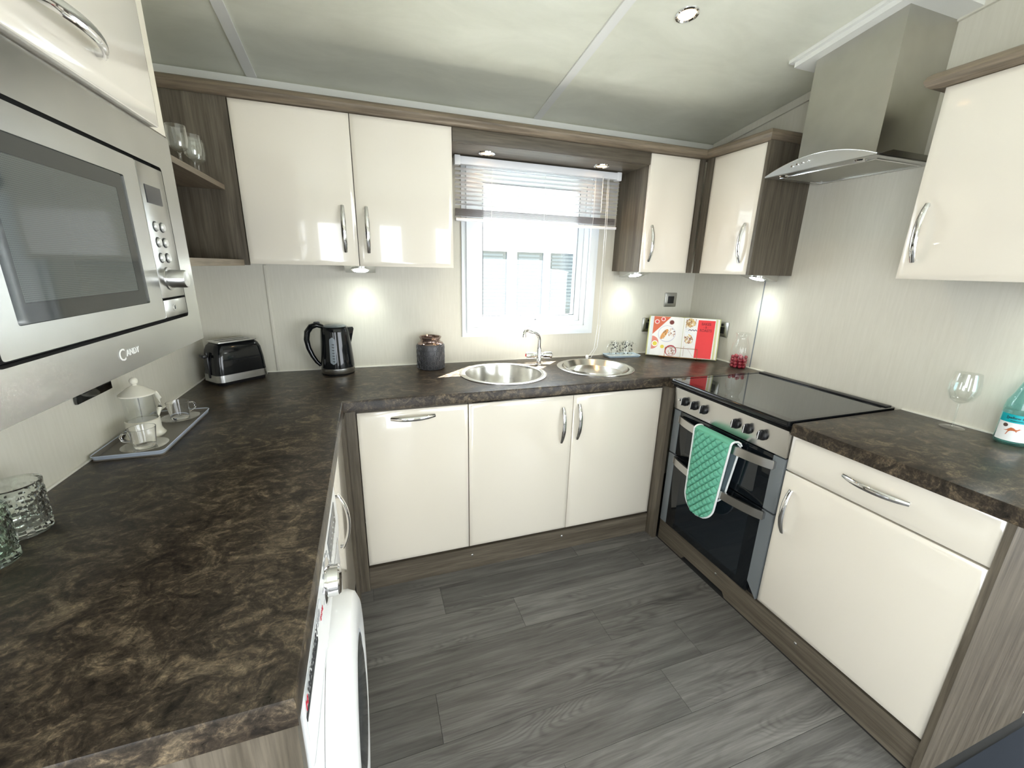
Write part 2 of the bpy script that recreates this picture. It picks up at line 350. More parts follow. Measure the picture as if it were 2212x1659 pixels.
# ------------------------------------------------------------------ kitchen window
w1 = MB().plate(rect(1.183, 1.968, 1.040, 1.90), [rect(*win)], 'y', -.012, 0).build('window_1', upvc); w1['kind'] = 'structure'
def wp(mb, name, m): return mb.build(name, m, w1, world=True)
wp(MB().plate(rect(1.206, 1.942, 1.062, 1.89), [rect(1.236, 1.911, 1.089, 1.871)], 'y', -.026, -.012), 'frame_bead', upvc)
wp(MB().plate(rect(1.234, 1.913, 1.087, 1.873), [rect(1.262, 1.884, 1.114, 1.846)], 'y', -.004, .06), 'frame', upvc)
sash = wp(MB().plate(rect(1.264, 1.882, 1.116, 1.844), [rect(1.300, 1.845, 1.150, 1.810)], 'y', .006, .045), 'sash', upvc)
Mi = Matrix.Translation(-w1.location)
MB().plate(rect(1.2975, 1.8475, 1.1475, 1.8125), [rect(1.301, 1.844, 1.151, 1.809)], 'y', .004, .012).xf(Mi).build('gasket', gasket, sash)
MB().box(1.3005, 1.8445, .022, .026, 1.1505, 1.8095).xf(Mi).build('pane', pane_m, sash)
hd = MB().box(1.545, 1.60, -.012, .006, 1.122, 1.142, .004)
hd.tube([(1.575, -.02, 1.132), (1.63, -.028, 1.127), (1.72, -.03, 1.118)], [.010, .011, .005], 8, flat=.7); hd.xf(Mi).build('window_handle', white, sash)
MB().box(1.588, 1.606, -.0335, -.0305, 1.126, 1.134, .001).xf(Mi).build('lock_button', gasket, sash)
# plain openings of the lounge that light the room
for nm, a in (('window_2', [rect(4.1, 5.3, .8, 2.0), rect(4.16, 5.24, .86, 1.94), 'y', .0, .05]), ('window_3', [rect(-3.4, -.3, .6, 2.0), rect(-3.34, -.36, .66, 1.94), 'x', XE+.01, XE+.06]), ('door_1', [rect(.40, 1.10, .06, 1.58), rect(.46, 1.04, .12, 1.52), 'y', YF-.07, YF-.02]), ('window_4', [rect(2.0, 4.9, .35, 1.58), rect(2.06, 4.84, .41, 1.52), 'y', YF-.07, YF-.02]), ('window_5', [rect(-3.45, -2.2, .75, 1.9), rect(-3.39, -2.26, .81, 1.84), 'x', -.07, -.02])):
    struct(MB().plate(a[0], [a[1]], *a[2:]), nm, upvc)

# ------------------------------------------------------------------ outside: pale neighbouring holiday home and ground
struct(MB().box(-12, 16, .2, 14, -.75, -.7), 'ground', mat('outside_ground', (.12, .13, .10), .9))
clad = mat('white_cladding', (.62, .66, .70), .6)
nh = thing('neighbouring_cabin', 'white clad holiday home with three bay windows, seen through the kitchen window', 'building', (2.5, 2.6, -.7))
MB().box(-3, 8, 2.52, 5.2, -.7, 2.75).build('wall', clad, nh, world=True)
wins = [(1.93, 2.25), (2.36, 2.70), (2.78, 3.14)]
zz = -.65
while zz < 2.7:
    segs = [(-3, 8)] if (zz+.13 < .58 or zz > 1.66) else [(-3, 1.89), (2.29, 2.32), (3.18, 8)]
    for a, b_ in segs: MB().prism([(2.52, zz), (2.52, zz+.128), (2.508, zz+.128), (2.498, zz)], 'x', a, b_).build('board', clad, nh, world=True)
    zz += .13
glb = mat('blue_window_glass', (.016, .026, .032), .08); shade = mat('pale_blind', (.050, .064, .070), .6)
for a, b_ in wins:
    f = MB().plate(rect(a-.035, b_+.035, .56, 1.65), [rect(a, b_, .86, 1.58), rect(a, b_, .61, .81)], 'y', 2.47, 2.515).build('window', mat('cabin_frame', (.85, .88, .9), .4), nh, world=True)
    Mw = Matrix.Translation(-nh.location)
    MB().box(a, b_, 2.50, 2.51, .86, 1.58).box(a, b_, 2.50, 2.51, .61, .81).xf(Mw).build('pane', glb, f)
    for k in range(16): MB().box(a+.03, b_-.05, 2.494, 2.499, .93+k*.04, .953+k*.04).xf(Mw).build('blind_slat', shade, f)
MB().prism([(2.2, 2.7), (5.4, 3.2), (5.4, 3.3), (2.2, 2.8)], 'x', -3.2, 8.2).build('roof', mat('cabin_roof', (.4, .42, .44), .7), nh, world=True)

# ------------------------------------------------------------------ cabinet kit: local frame, x along the front, -y towards the room, front face at y = 0
def door_mb(x0, x1, z0, z1, t=.020, ins=.020, drop=.005):
    m = MB(); g = .0015; x0 += g; x1 -= g; z0 += g; z1 -= g
    L = [(x0, x1, z0, z1, t), (x0, x1, z0, z1, drop+.002), (x0+.002, x1-.002, z0+.002, z1-.002, drop), (x0+ins, x1-ins, z0+ins, z1-ins, 0.0)]
    vs = [(x, y, z) for a, b_, c_, d, y in L for x, z in ((a, c_), (b_, c_), (b_, d), (a, d))]
    fs = [(0, 1, 2, 3), (12, 15, 14, 13)]
    for k in range(3):
        for i in range(4): j = (i+1) % 4; fs.append((k*4+i, k*4+j, k*4+4+j, k*4+4+i))
    return m.add(vs, fs)
def bow_mb(L=.178):
    m = MB(); P = []; N = 16
    for k in range(N+1):
        t = -1+2*k/N; P.append((0, -.007-.022*(1-abs(t)**2.2), t*L/2))
    rr = [.0068+.0028*(1-abs(-1+2*k/N)**3) for k in range(N+1)]
    m.tube(P, rr, 10, ref=(0, 1, 0), flat=.55)
    for s in (-1, 1): m.tube([(0, 0.0, s*(L/2-.006)), (0, -.010, s*(L/2-.006))], .0055, 10)
    return m
_h = bow_mb().build('handle', chrome); BOW = _h.data
_off = _h.location.copy(); BOW.transform(Matrix.Translation(_off)); bpy.data.objects.remove(_h)
def handle(parent, x, z, horiz=False, y=0.0):
    return inst(BOW, 'handle', parent, Matrix.Translation((x, y, z)) @ (Matrix.Rotation(PI/2, 4, 'Y') if horiz else Matrix.Identity(4)))
def unit(name, label, loc, rz, w, d, z0, z1, body=None, cat='cabinet'):
    u = thing(name, label, cat, loc, rz)
    q = MB().box(-w/2, w/2, .0205, d, z0, z1) if name != 'sink_cabinet' else MB().box(-w/2, -w/2+.018, .0205, d, z0, z1).box(w/2-.018, w/2, .0205, d, z0, z1).box(-w/2+.018, w/2-.018, .0205, d, z0, z0+.018)
    q.build('carcass', body or wood_z, u); return u
def door(u, x0, x1, z0, z1, hx, hz, horiz=False, name='door'):
    d = door_mb(x0, x1, z0, z1).build(name, cream, u); handle(d, hx, hz, horiz); return d
BZ0, BZ1 = .125, .840
# back run
u = unit('base_cabinet', 'cream base unit with a horizontal top handle, left of the sink cupboard', (.8655, -.545, 0), 0, .450, .53, .115, .852)
door(u, -.2255, .2255, BZ0, BZ1, -.007, .806, True)
u = unit('sink_cabinet', 'cream double-door base cupboard under the sink and drainer', (1.594, -.545, 0), 0, 1.001, .53, .115, .852)
door(u, -.502, .0015, BZ0, BZ1, -.055, .699); door(u, .0015, .502, BZ0, BZ1, .028, .708)
# left run
u = unit('base_cabinet', 'cream base unit with chrome handle, between the washing machine and the corner', (.588, -.865, 0), PI/2, .475, .57, .115, .852)
door(u, -.2375, .2375, BZ0, BZ1, -.165, .68)
# right run: drawer over door
u = unit('base_cabinet', 'cream drawer-and-door base unit to the right of the cooker', (2.126, -1.485, 0), -PI/2, .54, .555, .115, .852)
door(u, -.277, .273, .712, .851, .005, .788, True, 'drawer'); door(u, -.277, .273, .126, .709, -.232, .564)
MB().box(.274, .290, -.002, .555, .0, .853).build('end_panel', wood_z, u)
# corner filler posts
MB_ = MB().box(.600, .6385, -.545, -.53, .0, .853).box(.586, .5995, -.625, -.53, .0, .853)
tag(MB_.build('filler_post', wood_z), 'tall taupe wood filler post in the left corner of the base cabinets', 'filler post')
tag(MB().box(2.0985, 2.122, -.600, -.532, .0, .853).build('filler_post', wood_z), 'taupe wood filler post between the sink cupboard and the cooker', 'filler post')
# plinths with screws
def plinth(label, mb, m, screws, ax):
    t = thing('plinth', label, 'plinth', tuple(mb.v[0])); mb.build('board', m, t, world=True)
    for p in screws:
        q = MB().sphere((0, 0, 0), .006, 10, 1); q.v = [Vector((a.x*(.35 if ax == 'x' else 1), a.y*(.35 if ax == 'y' else 1), a.z)) for a in q.v]
        q.xf(Matrix.Translation(p)).build('screw', chrome, t, world=True)
plinth('taupe wood plinth under the sink run with two screws', MB().box(.6395, 2.0980, -.538, -.522, 0.0005, .113), wood_x, [(1.106, -.539, .074), (1.579, -.539, .079)], 'y')
plinth('dark taupe plinth under the cooker with a notch cut at the floor',
       MB().prism([(-1.757, .0005), (-1.06, .0005), (-1.045, .022), (-.80, .022), (-.785, .0005), (-.6015, .0005), (-.6015, .1145), (-1.757, .1145)], 'x', 2.136, 2.150), wood_y, [(2.135, -.998, .079), (2.135, -1.382, .081)], 'x')
plinth('taupe plinth under the left-hand base unit', MB().box(.56, .575, -1.10, -.626, .0005, .113), wood_y, [], 'x')
# left end panel
tag(MB().box(.002, .594, -1.738, -1.720, 0, .853).build('end_panel', wood_z), 'taupe wood end panel below the near end of the left worktop', 'panel')

# ------------------------------------------------------------------ worktops
def off(poly, d):
    n = len(poly); out = []
    for i in range(n):
        a, b_, c_ = Vector(poly[i-1]), Vector(poly[i]), Vector(poly[(i+1) % n]); e1 = (b_-a).normalized(); e2 = (c_-b_).normalized()
        n1 = Vector((-e1.y, e1.x)); n2 = Vector((-e2.y, e2.x)); k = (n1+n2)/(1+n1.dot(n2)); out.append(tuple(b_+k*d))
    return out
def slab(outer, holes, z0, z1, ch, keep):
    prof = [(0, z0+.004), (0, z1-ch), (ch*.3, z1-ch*.3), (ch, z1)]; n = len(outer); m = MB()
    rings = []
    for d, z in prof:
        o = off(outer, d); o = [(p[0] if abs(q[0]-p[0]) < 1e-9 or not keep(q) else p[0], p[1]) for p, q in zip(o, outer)]; rings.append([(p[0], p[1], z) for p in o])
    vs = [p for r_ in rings for p in r_]; fs = []
    for k in range(len(rings)-1):
        for i in range(n): j = (i+1) % n; fs.append((k*n+i, k*n+j, k*n+n+j, k*n+n+i))
    m.add(vs, fs)
    top = [(p[0], p[1]) for p in rings[-1]]; loops = [top]+holes
    for lp, z in ((loops, z1), ([outer]+holes, z0+.004)):
        tri = tessellate_polygon([[Vector((p[0], p[1], 0)) for p in l] for l in lp]); flat = [p for l in lp for p in l]; m.add([(p[0], p[1], z) for p in flat], [tuple(t) for t in tri])
    for h in holes:
        k = len(h); m.add([(p[0], p[1], z) for z in (z0+.004, z1) for p in h], [(i, (i+1) % k, k+(i+1) % k, k+i) for i in range(k)])
    return m
S1, S2 = (1.327, -.292), (1.846, -.288)
out = [(.0005, -1.745), (.598, -1.745), (.598, -.565), (2.106, -.565), (2.106, -.606), (W-.0005, -.606), (W-.0005, -.0005), (.0005, -.0005)]
tag(slab(out, [circ(*S1, .196, 48), circ(*S2, .186, 48)], ZT-TH-.004, ZT, .007, lambda q: True).build('worktop', wt), 'dark brown stone-effect worktop running round the left and back walls', 'worktop')
out = [(2.106, -1.79), (W-.0005, -1.79), (W-.0005, -1.216), (2.106, -1.216)]
tag(slab(out, [], ZT-TH-.004, ZT, .007, lambda q: True).build('worktop', wt), 'short dark stone-effect worktop to the right of the cooker', 'worktop')

# ------------------------------------------------------------------ sink, drainer, tap
def ring_prof(r, depth, rim):
    return [(r+rim, .0005), (r+rim, .003), (r+rim-.006, .0052), (r+.004, .0052), (r, .003), (r-.003, -.01), (r-.008, -depth+.03), (r-.03, -depth), (.03, -depth-.004), (1e-5, -depth-.004)]
t = thing('sink', 'round stainless steel sink bowl below the window', 'sink', (*S1, ZT))
MB().lathe(ring_prof(.189, .15, .027), n=64).build('bowl', sinksteel, t)
o_ = MB().lathe([(.004, 0), (.013, 0), (.013, -.003), (.004, -.003)], n=16, M=Matrix.Rotation(-PI/2, 4, 'Y') @ Matrix.Translation((0, 0, 0)))
a = R(-20); o_.xf(Matrix.Translation((.1795*math.cos(a), .1795*math.sin(a), -.045)) @ rotz(a)).build('overflow', chrome, t)
MB().lathe([(1e-5, -.1535), (.026, -.1535), (.028, -.152), (.02, -.150), (1e-5, -.1495)], n=20).build('plug_strainer', chrome, t)
t = thing('drainer', 'round shallow stainless drainer to the right of the sink', 'drainer', (*S2, ZT))
MB().lathe(ring_prof(.178, .022, .027), n=64).build('dish', sinksteel, t)
t = thing('tap', 'chrome mixer tap with two barrel handles behind the sink', 'tap', (1.574, -.150, ZT))
MB().lathe([(.024, 0), (.024, .004), (.015, .008), (.0145, .075), (.012, .082), (.012, .094), (1e-5, .096)], n=24).build('body', chrome, t)
MB().tube([(0, 0, .088), (0, 0, .135), (-.003, -.001, .152), (-.013, -.004, .165), (-.028, -.011, .174), (-.085, -.034, .193), (-.098, -.039, .192), (-.104, -.042, .184), (-.105, -.0425, .160)], [.0095, .0095, .0095, .0095, .0095, .0095, .0095, .0095, .0105], 14).build('spout', chrome, t)
for s in (-1, 1):
    Mh = rotz(R(-8)) @ Matrix.Rotation(s*PI/2, 4, 'Y')
    q = MB().lathe([(1e-5, .0), (.011, .0), (.011, .022), (.0175, .026), (.0185, .066), (.016, .072), (1e-5, .073)], n=22).xf(Matrix.Translation((0, 0, .052)) @ Mh).build('tap_handle', chrome, t)
    MB().lathe([(1e-5, .0735), (.008, .0735), (.008, .0745), (1e-5, .0745)], n=14).xf(Matrix.Translation((0, 0, .052)) @ Mh).build('indicator', mat('red_dot', (.5, .02, .02), .4) if s < 0 else mat('blue_dot', (.03, .06, .4), .4), q)

# ------------------------------------------------------------------ wall cabinets
def wdoor(u, x0, x1, hx): return door(u, x0, x1, UZB, UZT, hx, 1.541)
u = unit('wall_cabinet', 'pair of cream gloss wall cupboards to the left of the window', (.6905, -.276, 0), 0, .801, .2755, UZB+.002, UZT+.0, wood_z)
wdoor(u, -.401, .0015, -.048); wdoor(u, .0015, .401, .042)
u = unit('wall_cabinet', 'narrow cream wall cupboard to the right of the window', (2.229, -.276, 0), 0, .302, .2755, UZB+.002, UZT, wood_z)
wdoor(u, -.149, .149, -.112)
MB().box(.1515, .182, .004, .0195, UZB+.002, UZT).build('filler', wood_z, u)
u = unit('wall_cabinet', 'cream wall cupboard to the left of the cooker hood', (2.412, -.4775, 0), -PI/2, .306, .2755, UZB+.002, UZT, wood_z)
wdoor(u, -.153, .153, .108)
MB().box(-.20, -.154, .004, .0195, UZB+.002, UZT).build('filler', wood_z, u)
MB().box(.1535, .170, 0, .2755, UZB, UZT).build('side_panel', wood_z, u)
u = unit('wall_cabinet', 'cream wall cupboard to the right of the cooker hood', (2.412, -1.482, 0), -PI/2, .50, .2755, UZB+.002, UZT, wood_z)
wdoor(u, -.25, .25, -.207)
# bridging shelf over the window with two spotlights
t = thing('window_pelmet', 'taupe wood pelmet bridging the cupboards above the window', 'pelmet', (1.585, -.27, 1.908))
MB().box(1.0925, 2.0765, -.252, -.0005, 1.908, 1.922).build('soffit', wood_x, t, world=True)
MB().box(1.0925, 2.0765, -.270, -.2525, 1.908, 1.963, .002).build('fascia', wood_x, t, world=True)
# bullnosed cornice boards on top of the wall cupboards
def corn(path, outs, depth):
    pr = [(-depth, 1.9645), (.012, 1.9645), (.022, 1.972), (.027, 1.985), (.022, 1.998), (.012, 2.005), (-depth, 2.005)]; m = MB(); n = len(pr); vs = []
    for (x, y), (ox, oy) in zip(path, outs): vs += [(x+ox*d, y+oy*d, z) for d, z in pr]
    fs = [(k*n+i, k*n+(i+1) % n, (k+1)*n+(i+1) % n, (k+1)*n+i) for k in range(len(path)-1) for i in range(n)]
    fs += [tuple(range(n)), tuple((len(path)-1)*n+i for i in range(n))]
    return m.add(vs, fs)
t = thing('cornice_board', 'long taupe bullnosed board along the tops of the back wall cupboards and round the corner', 'cornice', (.002, -.276, 1.9645))
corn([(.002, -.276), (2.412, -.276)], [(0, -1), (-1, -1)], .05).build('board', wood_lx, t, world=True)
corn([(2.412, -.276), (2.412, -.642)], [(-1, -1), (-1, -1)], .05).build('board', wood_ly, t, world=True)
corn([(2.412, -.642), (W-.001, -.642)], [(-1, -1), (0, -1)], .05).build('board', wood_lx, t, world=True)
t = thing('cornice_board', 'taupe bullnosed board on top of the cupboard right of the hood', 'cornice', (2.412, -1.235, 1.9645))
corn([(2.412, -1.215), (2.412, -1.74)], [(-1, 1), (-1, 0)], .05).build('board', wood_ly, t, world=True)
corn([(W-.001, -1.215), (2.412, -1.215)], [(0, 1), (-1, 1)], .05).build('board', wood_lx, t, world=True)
# open corner shelving on the left wall
t = thing('open_shelf_unit', 'open taupe wood corner shelves between the microwave and the cream cupboards', 'shelf', (0, -.275, UZB-.004))
MB().box(.0005, .288, -.274, -.256, UZB-.004, UZT).build('back_panel', wood_z, t, world=True)
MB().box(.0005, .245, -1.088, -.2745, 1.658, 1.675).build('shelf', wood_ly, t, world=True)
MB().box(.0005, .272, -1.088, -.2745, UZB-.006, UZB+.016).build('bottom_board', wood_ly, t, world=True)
MB().box(.0005, .014, -1.088, -.2745, UZB+.017, 1.657).build('lining', wood_z, t, world=True)

# ------------------------------------------------------------------ microwave housing and microwave (left wall)
MY0, MY1, MX = -1.685, -1.090, .360
u = thing('wall_cabinet', 'cream lift-up wall cupboard over the microwave', 'cabinet', (.378, -1.40, 0), PI/2)
MB().box(-.305, .310, .0205, .376, 1.640, 2.02).build('carcass', cream_body, u)
d = door_mb(-.31, .242, 1.638, 2.02).build('door', cream, u); handle(d, -.032, 1.683, True)
t = thing('microwave', 'stainless steel built-in microwave with a dark glass door and round dial', 'microwave', (0, -1.3875, 1.239))
def mw(mb, name, m, p=None):
    if p is None: return mb.build(name, m, t, world=True)
    return mb.xf(Matrix.Translation(-t.location)).build(name, m, p)
mw(MB().box(.002, .335, MY0+.012, MY1-.012, 1.245, 1.632), 'body', black)
mw(MB().plate(rrect(MY0, MY1, 1.239, 1.636, .004), [rrect(-1.641, -1.149, 1.296, 1.573, .008)], 'x', .336, MX), 'frame', steel_y)
mw(MB().box(.336, .345, -1.6405, -1.1495, 1.2965, 1.5725), 'recess', dark)
dr = mw(MB().plate(rrect(-1.634, -1.258, 1.303, 1.566, .004), [rrect(-1.600, -1.305, 1.335, 1.534, .003)], 'x', .345, MX+.002), 'door', steel_y)
mw(MB().plate(rrect(-1.6005, -1.3045, 1.3345, 1.5345, .003), [rect(-1.578, -1.330, 1.357, 1.512)], 'x', .350, MX), 'glass_border', mwblack, dr)
mw(MB().box(.350, MX-.0002, -1.5778, -1.3302, 1.3572, 1.5118), 'glass', mwglass, dr)
pn = mw(MB().box(.345, MX+.002, -1.2555, -1.156, 1.338, 1.566, .001), 'control_panel', steel_y)
mw(MB().box(MX+.002, MX+.003, -1.240, -1.181, 1.502, 1.532), 'display', displaym, pn)
for r_ in range(3):
    for c_ in range(2):
        mw(MB().lathe([(.0074, 0), (.0074, .0025), (.006, .004), (1e-5, .0042)], (MX+.002, -1.2285+.027*c_, 1.4635-.027*r_), 18, Matrix.Rotation(PI/2, 4, 'Y')), 'button', silverp, pn)
        mw(MB().lathe([(.0076, 0), (.0090, 0), (.0090, .0008), (.0076, .0008)], (MX+.002, -1.2285+.027*c_, 1.4635-.027*r_), 18, Matrix.Rotation(PI/2, 4, 'Y')), 'button_ring', black, pn)
kb = mw(MB().lathe([(.021, 0), (.021, .002), (.0165, .003), (.016, .026), (.0145, .028), (1e-5, .0285)], (MX+.002, -1.213, 1.372), 28, Matrix.Rotation(PI/2, 4, 'Y')), 'dial', steel_s, pn)
mw(MB().box(.345, MX+.002, -1.2555, -1.156, 1.303, 1.3345, .001), 'release_button', steel_y)
mw(MB().lathe([(.004, 0), (.0055, 0), (.0055, .001), (.004, .001)], (MX+.002, -1.215, 1.319), 16, Matrix.Rotation(PI/2, 4, 'Y') ), 'button_mark', silverp, pn)
Mt = lambda x, y, z, extra=Matrix.Identity(4): Matrix.Translation((x, y, z)) @ rotz(PI/2) @ Matrix.Rotation(PI/2, 4, 'X') @ extra
lg = dup(TXT['C']).xf(Mt(MX+.0006, -1.421, 1.2665)).merge(dup(TXT['ANDY']).xf(Mt(MX+.0006, -1.390, 1.2672)))
mw(lg, 'badge', mat('silver_badge', (.9, .9, .88), .25, .3))

# ------------------------------------------------------------------ lights
led = mat('led_face', (1, 1, 1), .4, emit=(.93, 1, .95), estr=25)
warm = mat('warm_lamp', (1, .9, .75), .4, emit=(1, .60, .25), estr=2.5)
def spot(name, loc, direction, power, col, ang, blend, rad=.02):
    l = bpy.data.lights.new(name, 'SPOT'); l.energy = power; l.color = col; l.spot_size = R(ang); l.spot_blend = blend; l.shadow_soft_size = rad
    o = bpy.data.objects.new(name, l); COL.objects.link(o); o.location = loc; o.rotation_euler = Vector(direction).to_track_quat('-Z', 'Y').to_euler(); return o
def wedge_light(label, loc, rz, on=2.4):
    t = thing('under_cabinet_light', label, 'light', loc, rz, 'under-cabinet lights')
    MB().prism([(0, 0), (.115, 0), (.115, -.030), (.110, -.031)], 'x', -.066, .066).build('housing', steel_s, t)
    sl = math.atan2(.030, .112); M = Matrix.Translation((0, .056, -.0165)) @ Matrix.Rotation(-sl, 4, 'X')
    MB().lathe([(1e-5, -.003), (.034, -.003), (.034, 0), (1e-5, 0)], n=28).xf(M).build('lamp_face', led, t)
    MB().lathe([(.034, -.004), (.041, -.002), (.041, .002), (.034, 0)], n=28).xf(M).build('bezel', chrome, t)
    p = Matrix.Translation(loc) @ rotz(rz) @ Vector((0, .056, -.026))
    d = rotz(rz) @ Vector((0, .30, -1))
    spot('led_beam', p, d, on, (.90, 1.0, .93), 88, 1.0, .03); return t
wedge_light('lit steel wedge light under the pair of cupboards left of the window', (.6915, -.165, UZB+.001), 0)
wedge_light('lit steel wedge light under the narrow cupboard right of the window', (2.165, -.165, UZB+.001), 0)
wedge_light('lit steel wedge light under the cupboard left of the cooker hood', (2.53, -.545, UZB+.001), -PI/2)
wedge_light('lit steel wedge light under the cupboard right of the cooker hood', (2.53, -1.60, UZB+.001), -PI/2)
def downlight(label, loc, tilt, power):
    t = thing('downlight', label, 'light', loc, 0, 'warm recessed spotlights'); M = Matrix.Rotation(tilt, 4, 'X')
    MB().lathe([(.028, -.001), (.032, -.006), (.038, -.004), (.039, 0), (.026, 0)], n=32).xf(M).build('ring', chrome, t)
    MB().lathe([(1e-5, -.002), (.0275, -.0022), (.0275, -.0005), (1e-5, -.0005)], n=28).xf(M).build('lamp_face', warm, t)
    spot('lamp_beam', Vector(loc)-Vector((0, 0, .012)), (0, 0, -1), power, (1, .62, .30), 130, .8, .025)
downlight('warm recessed spotlight in the ceiling', (1.795, -.785, cz(-.785)-.0003), -math.atan(CS)*1.0, 5)
downlight('left warm spotlight in the pelmet above the blind', (1.276, -.15, 1.9078), 0, 1.6)
downlight('right warm spotlight in the pelmet above the blind', (1.870, -.156, 1.9078), 0, 1.6)

# ------------------------------------------------------------------ cooker (right wall)
KY0, KY1, KX = -.608, -1.208, 2.126
t = thing('cooker', 'stainless and black freestanding double oven cooker with a glass hob', 'cooker', (2.39, -.908, .10))
def ck(mb, name, m, p=None):
    if p is None: return mb.build(name, m, t, world=True)
    return mb.xf(Matrix.Translation(-t.location)).build(name, m, p)
ck(MB().box(KX+.022, 2.66, KY1+.004, KY0-.004, .118, .885), 'body', black)
ck(MB().prism([(2.112, .862), (2.122, .755), (2.147, .755), (2.147, .868), (2.118, .868)], 'y', KY1+.002, KY0-.002), 'control_panel', steel_k)
cp_ = [c for c in t.children if c.name.startswith('control_panel')][0]
for k, y in enumerate((-.683, -.744, -.802, -.980, -1.038, -1.105)):
    M = Matrix.Translation((2.1155, y, .808)) @ Matrix.Rotation(-PI/2, 4, 'Y') @ Matrix.Rotation(R(5), 4, 'Y')
    kn = ck(MB().lathe([(.021, 0), (.020, .006), (.0165, .009), (.015, .014), (1e-5, .0145)], n=24).xf(M), 'knob', black, cp_)
    MB().box(-.017, .017, -.0055, .0055, .008, .024, .003).xf(M).xf(Matrix.Translation(-t.location)).build('grip', black, kn)
    MB().box(-.015, .0175, -.0012, .0012, .0235, .0248).xf(M).xf(Matrix.Translation(-t.location)).build('pointer', mat('white_line', (.85, .85, .85), .4), kn)
ck(MB().lathe([(.0065, 0), (.0065, .006), (.005, .008), (1e-5, .0082)], n=18).xf(Matrix.Translation((2.1155, -.647, .808)) @ Matrix.Rotation(-PI/2, 4, 'Y')), 'push_button', chrome, cp_)
def bar(z0, z1, ya, yb):
    m = MB(); P = []
    for k in range(21):
        s = k/20; y = ya+(yb-ya)*s; b_ = (1-(2*s-1)**2); P.append((2.112-.040*b_**.8, y))
    vs = [(x+dx, y, z) for x, y in P for dx, z in ((0, z0), (0, z1), (.009, z1), (.009, z0))]
    fs = [(k*4+i, k*4+(i+1) % 4, k*4+4+(i+1) % 4, k*4+4+i) for k in range(20) for i in range(4)]+[(0, 1, 2, 3), (80, 83, 82, 81)]
    m.add(vs, fs)
    for y in (ya+.006*(1 if yb > ya else -1), yb-.006*(1 if yb > ya else -1)): m.box(2.112, 2.1255, y-.008, y+.008, z0+.004, z1-.004)
    return m
for nm, z0, z1, hz, cham in (('top_oven_door', .522, .748, .695, False), ('main_oven_door', .125, .515, .478, True)):
    d = ck(MB().box(KX, KX+.021, KY1+.052, KY0-.046, z0, z1, .002), nm, glassblack)
    ck(MB().box(KX-.0006, KX, KY1+.105, KY0-.105, z0+.035, z1-.055), 'oven_window', ovenglass, d)
    ck(bar(hz, hz+.036, KY0-.055, KY1+.035), 'handle', steel_k, d)
    for side in (0, 1):
        ya, yb = (KY0-.045, KY0-.003) if side == 0 else (KY1+.003, KY1+.051)
        if side and cham: q = MB().prism([(ya, z0), (ya, z1), (yb, z1), (yb, z0+.055)], 'x', KX-.001, KX+.021)
        else: q = MB().box(KX-.001, KX+.021, ya, yb, z0, z1, .0015)
        ck(q, 'side_strip', greytrim, d)
hob = ck(MB().plate(rrect(2.092, 2.672, KY1-.003, KY0+.001, .008), [rect(2.128, 2.628, KY1+.014, KY0-.014)], 'z', .8865, .9045), 'hob_frame', blackgloss)
ck(MB().tube([(2.098, KY1-.001, .893), (2.098, KY0-.001, .893)], .0115, 12), 'front_rail', blackgloss, hob)
ck(MB().box(2.128, 2.628, KY1+.014, KY0-.014, .8880, .9030), 'hob_glass', mat('hob_ceramic', (.022, .025, .026), .045, spec=1.0), hob)
ck(MB().box(2.632, 2.668, KY1+.01, KY0-.01, .9046, .9085, .001), 'rear_vent', black, hob)
ck(MB().box(2.100, 2.120, KY0-.001, KY0+.0015, .868, .8995), 'side_trim', chrome)

